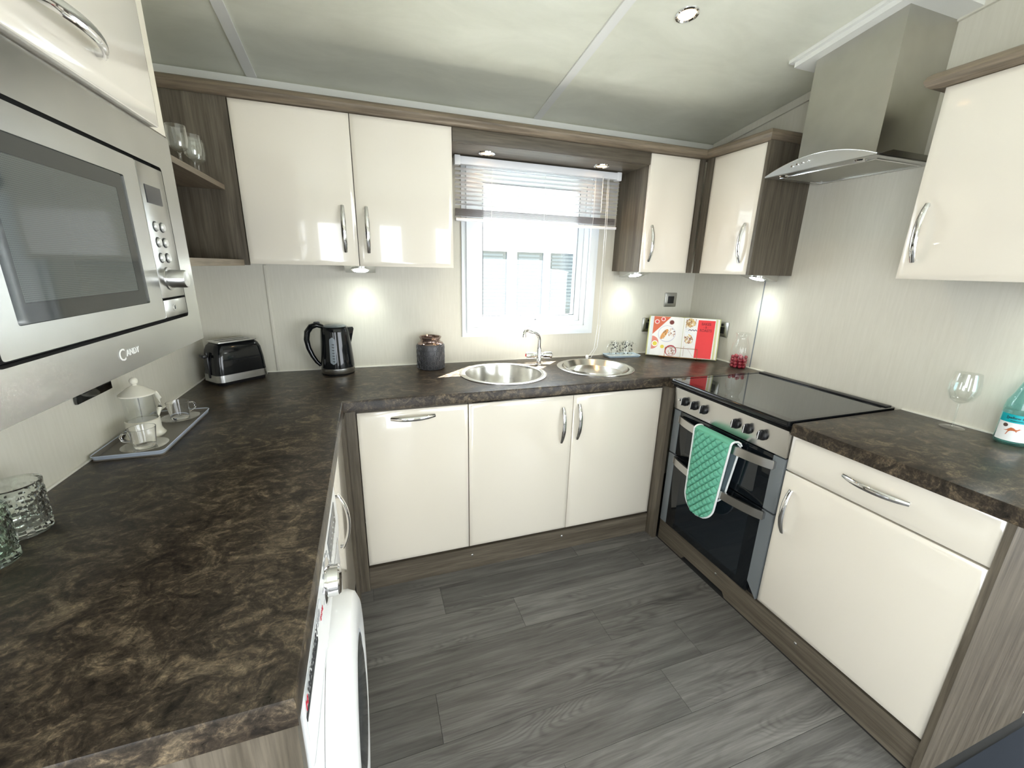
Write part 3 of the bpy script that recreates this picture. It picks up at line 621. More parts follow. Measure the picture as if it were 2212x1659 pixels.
# ------------------------------------------------------------------ oven mitt over the upper handle
MX0 = 2.071
t = thing('oven_mitt', 'mint green quilted double oven mitt with white piping over the oven handle', 'oven mitt', (MX0, -.925, .33))
def mitt_pad(name, x_in, x_out, ztop, m, q, dy=0., zb=.332, th=.019):
    mb = MB(); NU, NV = 60, 110; vs = []; yc = -.922+dy
    def half(z): 
        w0 = .083+.018*(z-zb)/(ztop-zb); r = .085; d = z-zb
        return w0 if d >= r else w0*math.sqrt(max(0, 1-((r-d)/r)**2))
    def cen(z): return yc+.030*(.74-z)/.4*1.0
    for j in range(NV+1):
        z = zb+(ztop-zb)*(j/NV)**1.0; h = max(half(z), .002)
        for i in range(NU+1):
            u = -1+2*i/NU; y = cen(z)+u*h; e = max(0, 1-abs(u)**6)*min(1, (z-zb)/.01+.15)
            a_, b_ = (y*.75+z*.66)/.0255, (y*.80-z*.60)/.0255
            g1 = abs((a_ % 1)-.5)*2; g2 = abs((b_ % 1)-.5)*2; pf = (1-.9*max(math.exp(-((1-g1)/.20)**2), math.exp(-((1-g2)/.20)**2))) if q else .8
            x = x_in+(x_out-x_in)*(1-(z-zb)/(ztop-zb))
            vs.append((x-th*(.25+.75*pf)*e, y, z))
    n = NU+1; fs = [(j*n+i, j*n+i+1, (j+1)*n+i+1, (j+1)*n+i) for j in range(NV) for i in range(NU)]
    k = len(vs); vs += [(x_in+(x_out-x_in)*(1-(p[2]-zb)/(ztop-zb))+.002, p[1], p[2]) for p in vs]; fs += [tuple(a+k for a in f_[::-1]) for f_ in fs]
    edge = [i for i in range(NU+1)]+[j*n+NU for j in range(1, NV+1)]+[NV*n+i for i in range(NU-1, -1, -1)]+[j*n for j in range(NV-1, 0, -1)]
    fs += [(edge[i], edge[(i+1) % len(edge)], edge[(i+1) % len(edge)]+k, edge[i]+k) for i in range(len(edge))]
    mb.add(vs, fs); o = mb.build(name, m, t, world=True, sharp=70)
    P = [(x_in+(x_out-x_in)*(1-(z-zb)/(ztop-zb))-.003, cen(z)+s*half(z), z) for s, zs in ((1, [ztop-(ztop-zb)*k/40 for k in range(41)]), (-1, [zb+(ztop-zb)*k/40 for k in range(1, 41)])) for z in zs]
    MB().tube(P, .0042, 8, ref=(1, 0, 0)).build('piping', piping, t, world=True); return o
mitt_pad('front_pad', 2.063, 2.078, .737, mint, True)
mitt_pad('back_pad', 2.1045, 2.100, .725, lining, False, dy=-.010, zb=.42, th=.006)
fd = MB(); NP = 14
arc = [(2.0840-.0215*math.cos(PI*k/NP), .737+.0105*math.sin(PI*k/NP)) for k in range(NP+1)]
arc2 = [(2.0840-.015*math.cos(PI*k/NP), .735+.006*math.sin(PI*k/NP)) for k in range(NP+1)]
fd.prism(arc+arc2[::-1], 'y', -1.020, -.823); fd.build('fold', mint, t, world=True)
for y in (-1.022, -.821): MB().tube([(a, y, b_) for a, b_ in arc], .004, 8, ref=(0, 1, 0)).build('piping', piping, t, world=True)
MB().tube([(2.085, -1.022, .746), (2.084, -1.034, .752), (2.084, -1.046, .750), (2.085, -1.050, .742), (2.087, -1.044, .737), (2.088, -1.030, .741)], .0035, 8).build('hanging_loop', piping, t, world=True)

# ------------------------------------------------------------------ cooker hood
t = thing('cooker_hood', 'stainless steel chimney cooker hood with a curved front', 'cooker hood', (2.52, -.92, 1.80))
def hd_(mb, name, m): return mb.build(name, m, t, world=True)
HY0, HY1, HX = -.690, -1.118, 2.362
hd_(MB().prism([(-1.070, 1.8225), (-.775, 1.8225), (-.775, cz(-.775)-.0302), (-1.070, cz(-1.070)-.0302)], 'x', 2.430, W-.001), 'chimney', steel_z)
q = MB(); N = 28; vs = []
for k in range(N+1):
    s = k/N; y = HY0+(HY1-HY0)*s; arc_ = 4*s*(1-s); vs += [(HX, y, 1.8015), (HX, y, 1.803+.046*arc_), (HX+.012, y, 1.803+.046*arc_), (HX+.012, y, 1.8015)]
q.add(vs, [(k*4+i, k*4+(i+1) % 4, k*4+4+(i+1) % 4, k*4+4+i) for k in range(N) for i in range(4)]+[(0, 1, 2, 3), (N*4, N*4+3, N*4+2, N*4+1)])
hd_(q, 'curved_fascia', mat('bright_aluminium', (.74, .75, .74), .34, 1.0))
hd_(MB().tube([(HX+.002, HY0+(HY1-HY0)*k/N, 1.8035+.046*4*(k/N)*(1-k/N)) for k in range(N+1)], .0022, 8, ref=(1, 0, 0)), 'fascia_lip', chrome)
q = MB().prism([(HX+.0125, 1.803), (W-.001, 1.803), (W-.001, 1.822), (2.44, 1.822)], 'y', HY1+.001, HY0-.001)
hd_(q, 'canopy', steel_y)
hd_(MB().plate(rect(HX+.0005, W-.0015, HY1+.0005, HY0-.0005), [rect(2.42, 2.655, HY1+.035, HY0-.035)], 'z', 1.7985, 1.8012), 'underside', steel_s)
hd_(MB().box(2.42, 2.655, HY1+.035, HY0-.035, 1.800, 1.8022), 'grease_filter', mat('filter_mesh', (.42, .41, .36), .5, .8))
hd_(MB().plate(rect(2.414, 2.661, HY1+.030, HY0-.030), [rect(2.421, 2.654, HY1+.037, HY0-.037)], 'z', 1.7965, 1.7985), 'filter_rim', chrome)
for y in (-.755, -1.05): hd_(MB().lathe([(1e-5, -.004), (.014, -.004), (.019, 0), (1e-5, 0)], (2.392, y, 1.7985), 18), 'hood_lamp', chrome)
for k in range(4): hd_(MB().lathe([(1e-5, .004), (.0042, .004), (.0045, 0), (1e-5, 0)], (HX, -.812-.021*k, 1.8215+.003*k), 12, Matrix.Rotation(-PI/2, 4, 'Y')), 'hood_button', chrome)

# ------------------------------------------------------------------ washing machine (left run)
t = thing('washing_machine', 'white washing machine with a big round door under the left worktop', 'washing machine', (.30, -1.4125, 0))
def wm(mb, name, m, p=None):
    if p is None: return mb.build(name, m, t, world=True)
    return mb.xf(Matrix.Translation(-t.location)).build(name, m, p)
WY0, WY1, WX = -1.712, -1.113, .592
wm(MB().box(.02, WX-.012, WY0, WY1, .02, .848, .004), 'body', white)
fr = wm(MB().box(WX-.0115, WX, WY0, WY1, .10, .695, .004), 'front_panel', white)
fa = wm(MB().prism([(WX-.0115, .6965), (WX+.004, .6965), (WX+.006, .74), (WX+.003, .845), (WX-.0115, .848)], 'y', WY0, WY1), 'control_fascia', white)
wm(MB().box(WX-.0115, WX-.004, WY0+.01, WY1-.01, .022, .098), 'kick_plate', white)
MX2 = Matrix.Rotation(PI/2, 4, 'Y')
DC = (WX+.001, -1.415, .445)
wm(MB().lathe([(.150, .030), (.155, .046), (.165, .050), (.190, .052), (.220, .050), (.238, .041), (.245, .026), (.246, .0)], DC, 56, MX2), 'door', white)
dr = [c for c in t.children if c.name.startswith('door')][0]
wm(MB().lathe([(1e-5, .057), (.06, .056), (.11, .053), (.1435, .0475)], DC, 48, MX2), 'door_glass', mat('smoked_glass', (.03, .038, .045), .05, spec=.6), dr)
wm(MB().lathe([(.1435, .040), (.150, .040), (.153, .0475), (.145, .0485)], DC, 48, MX2), 'inner_ring', mat('grey_ring', (.55, .60, .66), .3), dr)
kn = wm(MB().lathe([(.046, 0), (.046, .002), (.040, .004), (.031, .005), (.030, .024), (.027, .027), (.012, .0275), (1e-5, .0275)], (WX+.0035, -1.405, .785), 36, MX2), 'dial', chrome, fa)
wm(MB().box(WX+.0032, WX+.0052, -1.335, -1.165, .715, .825, .001), 'display', mat('grey_display', (.16, .165, .17), .25), fa)
for j in range(3):
    for i in range(7): wm(MB().lathe([(1e-5, .0008), (.0025, .0008), (.0025, 0), (1e-5, 0)], (WX+.0053, -1.32+.022*i, .735+.03*j), 8, MX2), 'indicator_light', silverp, fa)
for k in range(14):
    a_ = 2*PI*k/14; wm(MB().box(WX+.004, WX+.0052, -1.405+.058*math.cos(a_)-.006, -1.405+.058*math.cos(a_)+.006, .785+.052*math.sin(a_)-.0015, .785+.052*math.sin(a_)+.0015), 'program_mark', mat('grey_print', (.35, .36, .38), .5), fa)
wm(MB().plate(rrect(-1.705, -1.50, .708, .838, .02), [rrect(-1.7035, -1.5015, .7095, .8365, .0195)], 'x', WX+.003, WX+.0052), 'drawer_outline', mat('grey_line', (.6, .63, .66), .4), fa)
ink = mat('black_print', (.03, .03, .035), .5); redink = mat('red_print', (.55, .02, .05), .5)
wm(dup(TXT['H']).xf(Mt(WX+.0055, -1.690, .822)), 'lettering', redink, fa)
wm(dup(TXT['-WASH&DRY']).xf(Mt(WX+.0055, -1.622, .822)), 'lettering', ink, fa)
wm(dup(TXT['500']).xf(Mt(WX+.0055, -1.540, .822)), 'lettering', mat('grey_print', (.35, .36, .38), .5), fa)
wm(MB().box(WX+.0045, WX+.0055, -1.70, -1.565, .800, .808), 'print_bar', ink, fa)
wm(dup(TXT['8+5 kg']).xf(Mt(WX+.0055, -1.505, .80)), 'lettering', redink, fa)

# ------------------------------------------------------------------ venetian blind
t = thing('venetian_blind', 'half-raised silver venetian blind over the kitchen window', 'blind', (1.565, -.065, 1.62))
def vb(mb, name, m): return mb.build(name, m, t, world=True)
slat_m = mat('silver_slat', (.68, .68, .69), .35, .35); railm = mat('blind_rail_white', (.84, .85, .88), .35)
BX0, BX1, BY = 1.140, 2.036, -.068
vb(MB().box(BX0, BX1, BY-.016, BY+.016, 1.868, 1.902, .003), 'head_rail', railm)
for x in (BX0+.012, BX1-.012): vb(MB().box(x-.014, x+.014, BY-.019, BY+.019, 1.863, 1.905, .003), 'bracket', white)
def slat(z, tilt):
    m = MB(); n = 5; vs = []
    for k in range(n): u = -1+2*k/(n-1); vs.append((u*.0125, .0018*(1-u*u)))
    top = [(y, z_) for y, z_ in vs]; bot = [(y, z_-.0005) for y, z_ in vs[::-1]]
    m.prism(top+bot, 'x', -(BX1-BX0)/2+.003, (BX1-BX0)/2-.003); return m.xf(Matrix.Translation(((BX0+BX1)/2, BY, z)) @ Matrix.Rotation(tilt, 4, 'X'))
for k in range(9): vb(slat(1.8495-.0193*k, R(-14)), 'slat', slat_m)
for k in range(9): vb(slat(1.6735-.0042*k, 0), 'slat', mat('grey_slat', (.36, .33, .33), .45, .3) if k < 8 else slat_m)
vb(MB().box(BX0+.002, BX1-.002, BY-.0135, BY+.0135, 1.619, 1.633, .003), 'bottom_rail', railm)
for x in (1.32, 1.60, 1.885): vb(MB().tube([(x, BY-.015, 1.866), (x, BY-.015, 1.628)], .0009, 6), 'ladder_cord', white)
vb(MB().tube([(1.955, BY-.018, 1.872), (1.957, BY-.024, 1.6), (1.958, BY-.024, 1.1), (1.945, BY-.026, .96), (1.905, BY-.03, .912)], .0014, 6), 'pull_cord', white)
vb(MB().tube([(1.962, BY-.018, 1.872), (1.968, BY-.022, 1.6), (1.975, BY-.022, 1.1), (1.965, BY-.024, .97), (1.925, BY-.03, .908), (1.905, BY-.03, .912)], .0014, 6), 'pull_cord', white)
vb(MB().lathe([(1e-5, 0), (.006, .001), (.010, .018), (.004, .026), (1e-5, .026)], (1.90, BY-.03, .9005), 12), 'tassel', white)
vb(MB().tube([(1.925, BY-.02, 1.876), (1.925, BY-.022, 1.70)], .0018, 6), 'tilt_wand', white)

# ------------------------------------------------------------------ sockets
def socket(label, loc, rz, w, h, kind, pm=None):
    t = thing('wall_socket', label, 'socket', loc, rz, 'brushed steel wall plates')
    MB().box(-w/2, w/2, -.008, 0, -h/2, h/2, .002).build('plate', pm or steel_s, t)
    if kind == 'switch': MB().box(-.022, .022, -.011, -.008, -.022, .022, .001).build('rocker', black, t)
    else:
        for s in (-1, 1): MB().box(s*w*.22-.017, s*w*.22+.017, -.010, -.008, -.024, .014, .001).build('insert', black, t); MB().box(s*w*.22-.008, s*w*.22+.008, -.012, -.008, .020, .034, .001).build('rocker', black, t)
socket('steel switch plate on the back wall above the open book', (2.517, -.0005, 1.233), 0, .086, .086, 'switch')
socket('steel double socket on the back wall, half hidden behind the book', (2.40, -.0005, 1.08), 0, .146, .086, 'socket')
socket('dark polished double socket on the left wall, below the microwave', (.0005, -.825, 1.094), PI/2, .156, .088, 'socket', mat('black_nickel', (.14, .145, .15), .08, 1.0))
socket('steel double socket on the right wall, half hidden behind the book', (W-.0005, -.255, 1.083), -PI/2, .146, .086, 'socket')

# ------------------------------------------------------------------ small things on the worktops
def loft(layers, cap=True):
    m = MB(); n = len(layers[0][1]); vs = [(p[0], p[1], z) for z, l in layers for p in l]; fs = []
    for k in range(len(layers)-1):
        for i in range(n): j = (i+1) % n; fs.append((k*n+i, k*n+j, k*n+n+j, k*n+n+i))
    if cap: fs += [tuple(range(n))[::-1], tuple((len(layers)-1)*n+i for i in range(n))]
    return m.add(vs, fs)
def rr_(a, b_, r): return rrect(-a, a, -b_, b_, r, 6)
# toaster
t = thing('toaster', 'glossy black two-slice toaster with a steel base band in the left corner', 'toaster', (.1445, -.1155, ZT), R(41.6))
A, B = .106, .064
loft([(.0, rr_(A-.008, B-.008, .02)), (.014, rr_(A-.004, B-.004, .024))]).build('base', black, t)
loft([(.0142, rr_(A+.001, B+.001, .026)), (.044, rr_(A, B, .026))]).build('steel_band', steel_s, t)
loft([(.0443, rr_(A-.001, B-.001, .026)), (.10, rr_(A-.004, B-.003, .026)), (.145, rr_(A-.010, B-.006, .026)), (.163, rr_(A-.017, B-.011, .026)), (.174, rr_(A-.027, B-.020, .022)), (.178, rr_(A-.036, B-.030, .016))]).build('shell', blackgloss, t)
tp = MB().plate(rr_(A-.026, B-.016, .008), [rect(-.062, .062, -.033, -.009), rect(-.062, .062, .009, .033)], 'z', .1760, .1800).build('top_plate', steel_s, t)
for y in (-.021, .021): MB().box(-.062, .062, y-.012, y+.012, .1762, .1772).build('slot', dark, tp)
MB().box(-A-.004, -A+.004, -.006, .006, .03, .14, .001).build('lever_slot', black, t)
MB().box(-A-.022, -A-.003, -.017, .017, .118, .132, .004).build('lever', black, t)
# kettle
t = thing('kettle', 'black plastic jug kettle with a steel base band and grey water gauge', 'kettle', (.558, -.086, ZT), R(2))
MB().lathe([(1e-5, 0), (.072, 0), (.074, .006), (1e-5, .007)], n=40).build('power_base', black, t)
MB().lathe([(.0745, .0075), (.0755, .009), (.0745, .032), (.072, .033)], n=48).build('steel_band', steel_s, t)
kb_ = MB().lathe([(1e-5, .034), (.0745, .034), (.0735, .06), (.0665, .15), (.0635, .200), (.0625, .212), (.058, .220), (1e-5, .222)], n=48).build('jug', blackgloss, t)
MB().lathe([(1e-5, .2222), (.050, .2222), (.052, .224), (.046, .229), (1e-5, .231)], n=36).build('lid', mat('grey_lid', (.10, .115, .12), .25), t)
sp = MB().add([(.050, -.022, .150), (.050, .022, .150), (.066, 0, .140), (.055, -.026, .212), (.055, .026, .212), (.083, 0, .210), (.050, -.022, .219), (.050, .022, .219), (.079, 0, .219)], [(0, 2, 5, 3), (1, 4, 5, 2), (3, 5, 8, 6), (4, 7, 8, 5), (6, 8, 7), (0, 1, 2), (0, 3, 6, 7, 4, 1)])
sp.build('spout', blackgloss, t)
MB().tube([(-.050, 0, .222), (-.075, 0, .232), (-.100, 0, .224), (-.118, 0, .200), (-.124, 0, .165), (-.119, 0, .125), (-.106, 0, .088), (-.090, 0, .058), (-.074, 0, .040)], [.010, .0125, .0135, .0135, .0125, .0115, .0105, .0095, .008], 12, ref=(0, 1, 0), flat=1.25).build('handle', blackgloss, t)
MB().box(-.088, -.062, -.009, .009, .236, .246, .003).build('lid_button', black, t)
gz = [(-1, .062), (-.8, .0545), (0, .052), (.8, .0545), (1, .062)]
def jr(z): return .0735-(z-.06)*(.0735-.0635)/.14 if z > .06 else .0735
g = MB(); NA, NZ = 8, 16; vs = []
for j in range(NZ+1):
    z = .055+.125*j/NZ; e = min(j, NZ-j)/NZ*.125; hw = .19*math.sqrt(max(.02, 1-max(0, (.013-e)/.013)**2))
    for i in range(NA+1): a_ = R(-102)+hw*(-1+2*i/NA); r_ = jr(z)+.0012; vs.append((r_*math.cos(a_), r_*math.sin(a_), z))
g.add(vs, [(j*(NA+1)+i, j*(NA+1)+i+1, (j+1)*(NA+1)+i+1, (j+1)*(NA+1)+i) for j in range(NZ) for i in range(NA)])
gp = g.build('water_gauge', mat('gauge_grey', (.22, .25, .28), .3), t)
for k in range(7):
    z = .070+.013*k; a_ = R(-100); r_ = jr(z)+.0016; q = MB().box(-.005, .005, -.0004, .0004, -.0016, .0016).box(-.001, .004, -.0004, .0004, -.005, -.0035)
    q.xf(Matrix.Translation((r_*math.cos(a_), r_*math.sin(a_), z)) @ rotz(a_+PI/2)).build('gauge_mark', black, gp)
# honeycomb vase
t = thing('vase', 'grey honeycomb-patterned jar with a bronze metallic neck', 'vase', (1.000, -.090, ZT))
vm = mat('bronze_glaze', (.30, .22, .19), .12, .85); vg = mat('grey_glaze', (.065, .065, .070), .38, .25)
MB().lathe([(1e-5, 0), (.064, 0), (.068, .006), (.0685, .118), (.066, .126)], n=48).build('body', vg, t)
MB().lathe([(.0655, .1265), (.062, .133), (.050, .139), (.049, .148), (.055, .158), (.056, .162), (.052, .163), (.047, .158), (.045, .140), (.060, .125)], n=48).build('neck', vm, t)
MB().lathe([(1e-5, .10), (.058, .10), (.058, .126)], n=32).build('inner_lining', vm, t)  # raised floor and inner wall of the jar, same bronze as the neck
q = MB(); ncol = 14; hr = .0685*2*PI/ncol/2*1.12
for c_ in range(ncol):
    for r_ in range(5):
        a0_ = 2*PI*(c_+.5*(r_ % 2))/ncol; z0_ = .014+r_*.0235; vs = []
        for ro, rad in ((.0145, .0685), (.0135, .0705), (.0108, .0705), (.0098, .0685)):
            for k in range(6): an = PI/3*k+PI/6; aa = a0_+ro*math.cos(an)/.0685; vs.append((rad*math.cos(aa), rad*math.sin(aa), min(max(z0_+ro*math.sin(an), .002), .1255)))
        q.add(vs, [(l*6+k, l*6+(k+1) % 6, l*6+6+(k+1) % 6, l*6+6+k) for l in range(3) for k in range(6)])
q.build('honeycomb_relief', mat('grey_glaze_ridge', (.075, .075, .080), .32, .3), t)
# serving tray with cafetiere set
t = thing('serving_tray', 'long narrow grey-blue melamine tray against the left wall', 'tray', (.089, -.742, ZT))
TA, TB = .081, .183
MB().plate(rr_(TA-.004, TB-.004, .010), [], 'z', 0.0005, .004).build('base', mat('tray_brown', (.16, .145, .125), .3), t)
vs = loft([(.0005, rr_(TA-.006, TB-.006, .010)), (.014, rr_(TA, TB, .014)), (.0155, rr_(TA-.001, TB-.001, .013)), (.0135, rr_(TA-.0022, TB-.0022, .012))], cap=False)
loft([(.0134, rr_(TA-.0023, TB-.0023, .012)), (.004, rr_(TA-.0085, TB-.0085, .010)), (.0032, rr_(TA-.0085, TB-.0085, .010)), (.012, rr_(TA-.0015, TB-.0015, .012))], cap=False).build('inner_wall', mat('tray_brown', (.16, .145, .125), .3), t)
vs.build('rim', mat('tray_blue', (.46, .52, .62), .3), t)
cz0 = ZT+.0042
t = thing('cafetiere', 'small cream cafetiere with a conical lid on the tray', 'cafetiere', (.066, -.762, cz0))
MB().lathe([(1e-5, 0), (.046, 0), (.048, .004), (.043, .012), (.040, .022), (.040, .050), (.037, .052), (.037, .006), (1e-5, .006)], n=36).build('cup_holder', ceramic, t)
MB().lathe([(.0362, .007), (.0362, .128), (.0350, .128), (.0350, .008)], n=36).build('glass_beaker', glass_m, t)
MB().lathe([(.0415, .126), (.042, .130), (.020, .148), (.006, .155), (.005, .158), (1e-5, .158)], n=36).build('lid', ceramic, t)
MB().sphere((0, 0, .167), .0105, 16).build('knob', ceramic, t)
MB().tube([(0, 0, .125), (0, 0, .05)], .0017, 8).build('plunger_rod', chrome, t)
MB().lathe([(1e-5, .046), (.033, .046), (.033, .049), (1e-5, .049)], n=28).build('plunger_disc', steel_s, t)
hd = R(62)
MB().tube([(.036*math.cos(hd), .036*math.sin(hd), .122), (.052*math.cos(hd), .052*math.sin(hd), .118), (.060*math.cos(hd), .060*math.sin(hd), .098), (.057*math.cos(hd), .057*math.sin(hd), .070), (.041*math.cos(hd), .041*math.sin(hd), .040)], [.004, .006, .007, .006, .004], 10, ref=(0, 0, 1)).build('handle', ceramic, t)
def cupset(lab_s, lab_c, x, y, hang):
    s_ = MB().lathe([(1e-5, 0), (.028, 0), (.030, .002), (.052, .0075), (.0525, .009), (.029, .0045), (1e-5, .0035)], (x, y, cz0), 36).build('saucer', glass_m)
    tag(s_, lab_s, 'saucer', 'saucers on the tray')
    t = thing('glass_cup', lab_c, 'cup', (x, y, cz0+.0042), hang, 'clear cups on the tray')
    MB().lathe([(1e-5, 0), (.0225, 0), (.0245, .003), (.0315, .055), (.0300, .055), (.0235, .008), (1e-5, .007)], n=32).build('bowl', cutglass2, t)
    MB().tube([(.0285, 0, .046), (.040, 0, .046), (.046, 0, .036), (.042, 0, .024), (.0275, 0, .018)], .003, 8, ref=(0, 1, 0)).build('handle', cutglass2, t)
cutglass2 = mat('clear_cup_glass', (1, 1, 1), .01, trans=1.0, ior=1.42)
cupset('clear saucer at the far end of the tray', 'clear glass cup on the saucer at the far end of the tray', .107, -.632, R(30))
cupset('clear saucer at the near end of the tray', 'clear glass cup at the near end of the tray in front of the cafetiere', .104, -.862, R(200))
# cut-glass tumblers, lattice of wedge cuts
def tumbler(label, x, y, rad, h, m):
    mb = MB(); NA, NZ = 48, 20; vs = []
    for j in range(NZ+1):
        z = h*j/NZ; r0 = rad*(.95+.05*z/h)
        for i in range(NA):
            cut = 0
            if .06 < z/h < .80: cut = .0035 if ((i+j) % 4 == 0 or (i-j) % 4 == 0) else 0.
            if .80 <= z/h < .86: cut = .0015
            a_ = 2*PI*i/NA; vs.append(((r0-cut)*math.cos(a_), (r0-cut)*math.sin(a_), z))
    fs = [(j*NA+i, j*NA+(i+1) % NA, (j+1)*NA+(i+1) % NA, (j+1)*NA+i) for j in range(NZ) for i in range(NA)]; k = len(vs)
    prof = [(rad-.003, h+.001), (rad-.006, h-.002), (rad*.95-.0065, .014), (.002, .012)]
    for r_, z in prof: vs += [(r_*math.cos(2*PI*i/NA), r_*math.sin(2*PI*i/NA), z) for i in range(NA)]
    base = [NZ*NA]+[k+q_*NA for q_ in range(4)]
    for a_, b_ in zip(base[:-1], base[1:]): fs += [(a_+i, a_+(i+1) % NA, b_+(i+1) % NA, b_+i) for i in range(NA)]
    fs += [tuple(range(NA))[::-1], tuple(base[-1]+i for i in range(NA))]
    mb.add(vs, fs).xf(Matrix.Translation((x, y, ZT+.0005))); tag(mb.build('glass_tumbler', m, sharp=15), label, 'glass', 'cut-glass tumblers')
tumbler('cut-glass tumbler at the left wall, the one further from the camera', .060, -1.235, .043, .098, cutglass)
tumbler('greenish cut-glass tumbler cropped by the left edge, nearest the camera', .068, -1.335, .043, .098, mat('green_cut_glass', (.86, .97, .88), .02, trans=1.0))
# shelf wine glasses
def wineglass(label, loc, sc_=1., grp=None, cat='wine glass'):
    t = thing('wine_glass', label, cat, loc, 0, grp); s = sc_
    MB().lathe([(1e-5, .0), (.033*s, .0), (.033*s, .0015), (.010*s, .005), (1e-5, .006)], n=32).build('foot', glass_m, t)
    MB().lathe([(.0055*s, .0055), (.0035*s, .018), (.0033*s, .075*s), (.006*s, .088*s)], n=14).build('stem', glass_m, t)
    MB().lathe([(1e-5, .087*s), (.012*s, .089*s), (.031*s, .104*s), (.0415*s, .132*s), (.0405*s, .160*s), (.034*s, .196*s), (.033*s, .196*s), (.0394*s, .160*s), (.0404*s, .132*s), (.030*s, .106*s), (1e-5, .0895*s)], n=36).build('bowl', glass_m, t); return t
wineglass('large stemmed wine glass on the right-hand worktop beside the bottle', (2.625, -1.405, ZT))
def shelfglass(label, x, y):
    t = thing('wine_glass', label, 'wine glass', (x, y, 1.6755), 0, 'glasses on the open shelf'); s = .8
    MB().lathe([(1e-5, .0), (.028, .0), (.028, .0015), (.008, .004), (1e-5, .005)], n=28).build('foot', glass_m, t)
    MB().lathe([(.0045, .005), (.0032, .015), (.0032, .045), (.006, .052)], n=12).build('stem', glass_m, t)
    MB().lathe([(1e-5, .052), (.012, .054), (.024, .064), (.028, .085), (.026, .125), (.0252, .125), (.027, .085), (.023, .066), (1e-5, .055)], n=32).build('bowl', glass_m, t)
shelfglass('clear stemmed glass on the open shelf, right of the pair', .200, -.400)
shelfglass('clear stemmed glass on the open shelf, half hidden by the microwave', .195, -.505)
shelfglass('clear stemmed glass on the open shelf, behind the pair', .190, -.332)
# wine bottle
t = thing('wine_bottle', 'pale teal wine bottle with a white animal label at the right edge', 'bottle', (2.634, -1.545, ZT)); BR = .0385
MB().lathe([(1e-5, .004), (.030, 0), (.036, .002), (BR, .008), (BR, .118), (.036, .138), (.026, .165), (.0165, .20), (.0145, .23), (.0145, .275)], n=44).build('glass', teal_glass, t)
MB().lathe([(.0150, .232), (.0155, .233), (.0155, .296), (.0145, .298), (1e-5, .298)], n=28).build('screw_cap', mat('teal_cap', (.02, .35, .40), .35), t)
MB().lathe([(1e-5, .006), (.034, .008), (.037, .012), (.037, .100), (1e-5, .102)], n=36).build('wine', mat('pale_wine', (.62, .80, .76), .1, trans=.85, ior=1.33), t)
def fine(mb, lim=.003):
    me = bpy.data.meshes.new('tmp'); me.from_pydata([tuple(p) for p in mb.v], [], mb.f); bm = bmesh.new(); bm.from_mesh(me)
    bmesh.ops.triangulate(bm, faces=bm.faces)
    for _ in range(5):
        e = [e_ for e_ in bm.edges if e_.calc_length() > lim]
        if not e: break
        bmesh.ops.subdivide_edges(bm, edges=e, cuts=1); bmesh.ops.triangulate(bm, faces=bm.faces)
    bm.verts.index_update(); o = MB().add([p.co.copy() for p in bm.verts], [[p.index for p in q_.verts] for q_ in bm.faces]); bm.free(); bpy.data.meshes.remove(me); return o
def wrap(mb, r, a0_, z0_):                            # flat x,y drawing -> round the bottle (x to the viewer's right)
    o = MB(); o.f = list(mb.f); o.v = [Vector(((r+p.z)*math.cos(a0_+p.x/r), (r+p.z)*math.sin(a0_+p.x/r), z0_+p.y)) for p in mb.v]; return o
AB = math.atan2(-2.183+1.545, .714-2.634)
def patch(w, h, d=.0003, n=14):
    m = MB(); vs = [(-w/2+w*i/n, y, z) for z in (0, d) for y in (-h/2, h/2) for i in range(n+1)]; k = n+1
    return m.add(vs, [(2*k+i, 2*k+i+1, 3*k+i+1, 3*k+i) for i in range(n)]+[(i, k+i, k+i+1, i+1) for i in range(n)]+[(i, i+1, 2*k+i+1, 2*k+i) for i in range(n)]+[(k+i, 3*k+i, 3*k+i+1, k+i+1) for i in range(n)])
lb = wrap(patch(.085, .060), BR+.0004, AB, .045).build('label', mat('label_white', (.86, .88, .88), .5), t)
bnd = wrap(patch(.085, .026), BR+.0006, AB, .087).build('label_band', mat('label_teal', (.0, .40, .46), .4), t)
wrap(dup(TXT['[yellow tail]']), BR+.0012, AB, .090).build('lettering', ink, bnd)
wrap(dup(TXT['CHARDONNAY']), BR+.0012, AB, .080).build('lettering', ink, bnd)
kang = [(-.019, -.004), (-.012, -.002), (-.009, .002), (-.004, .007), (.002, .006), (.007, .002), (.011, .003), (.0135, .006), (.015, .005), (.019, .0045), (.0155, .003), (.012, -.0005), (.0095, -.003), (.0105, -.0065), (.0085, -.0055), (.007, -.003), (.001, -.0025), (-.004, -.004), (-.0075, -.008), (-.010, -.017), (-.0135, -.018), (-.0115, -.016), (-.010, -.009), (-.0085, -.0035), (-.012, -.0045)]
wrap(fine(MB().plate(kang, [], 'z', 0, .0003)), BR+.0008, AB-.10, .052).build('leaping_animal_print', mat('rust_print', (.50, .14, .05), .6), lb)
wrap(fine(MB().plate(circ(0, 0, .006, 9), [], 'z', 0, .0003)), BR+.0008, AB-.55, .064).build('bush_print', mat('brown_print', (.10, .06, .05), .6), lb)
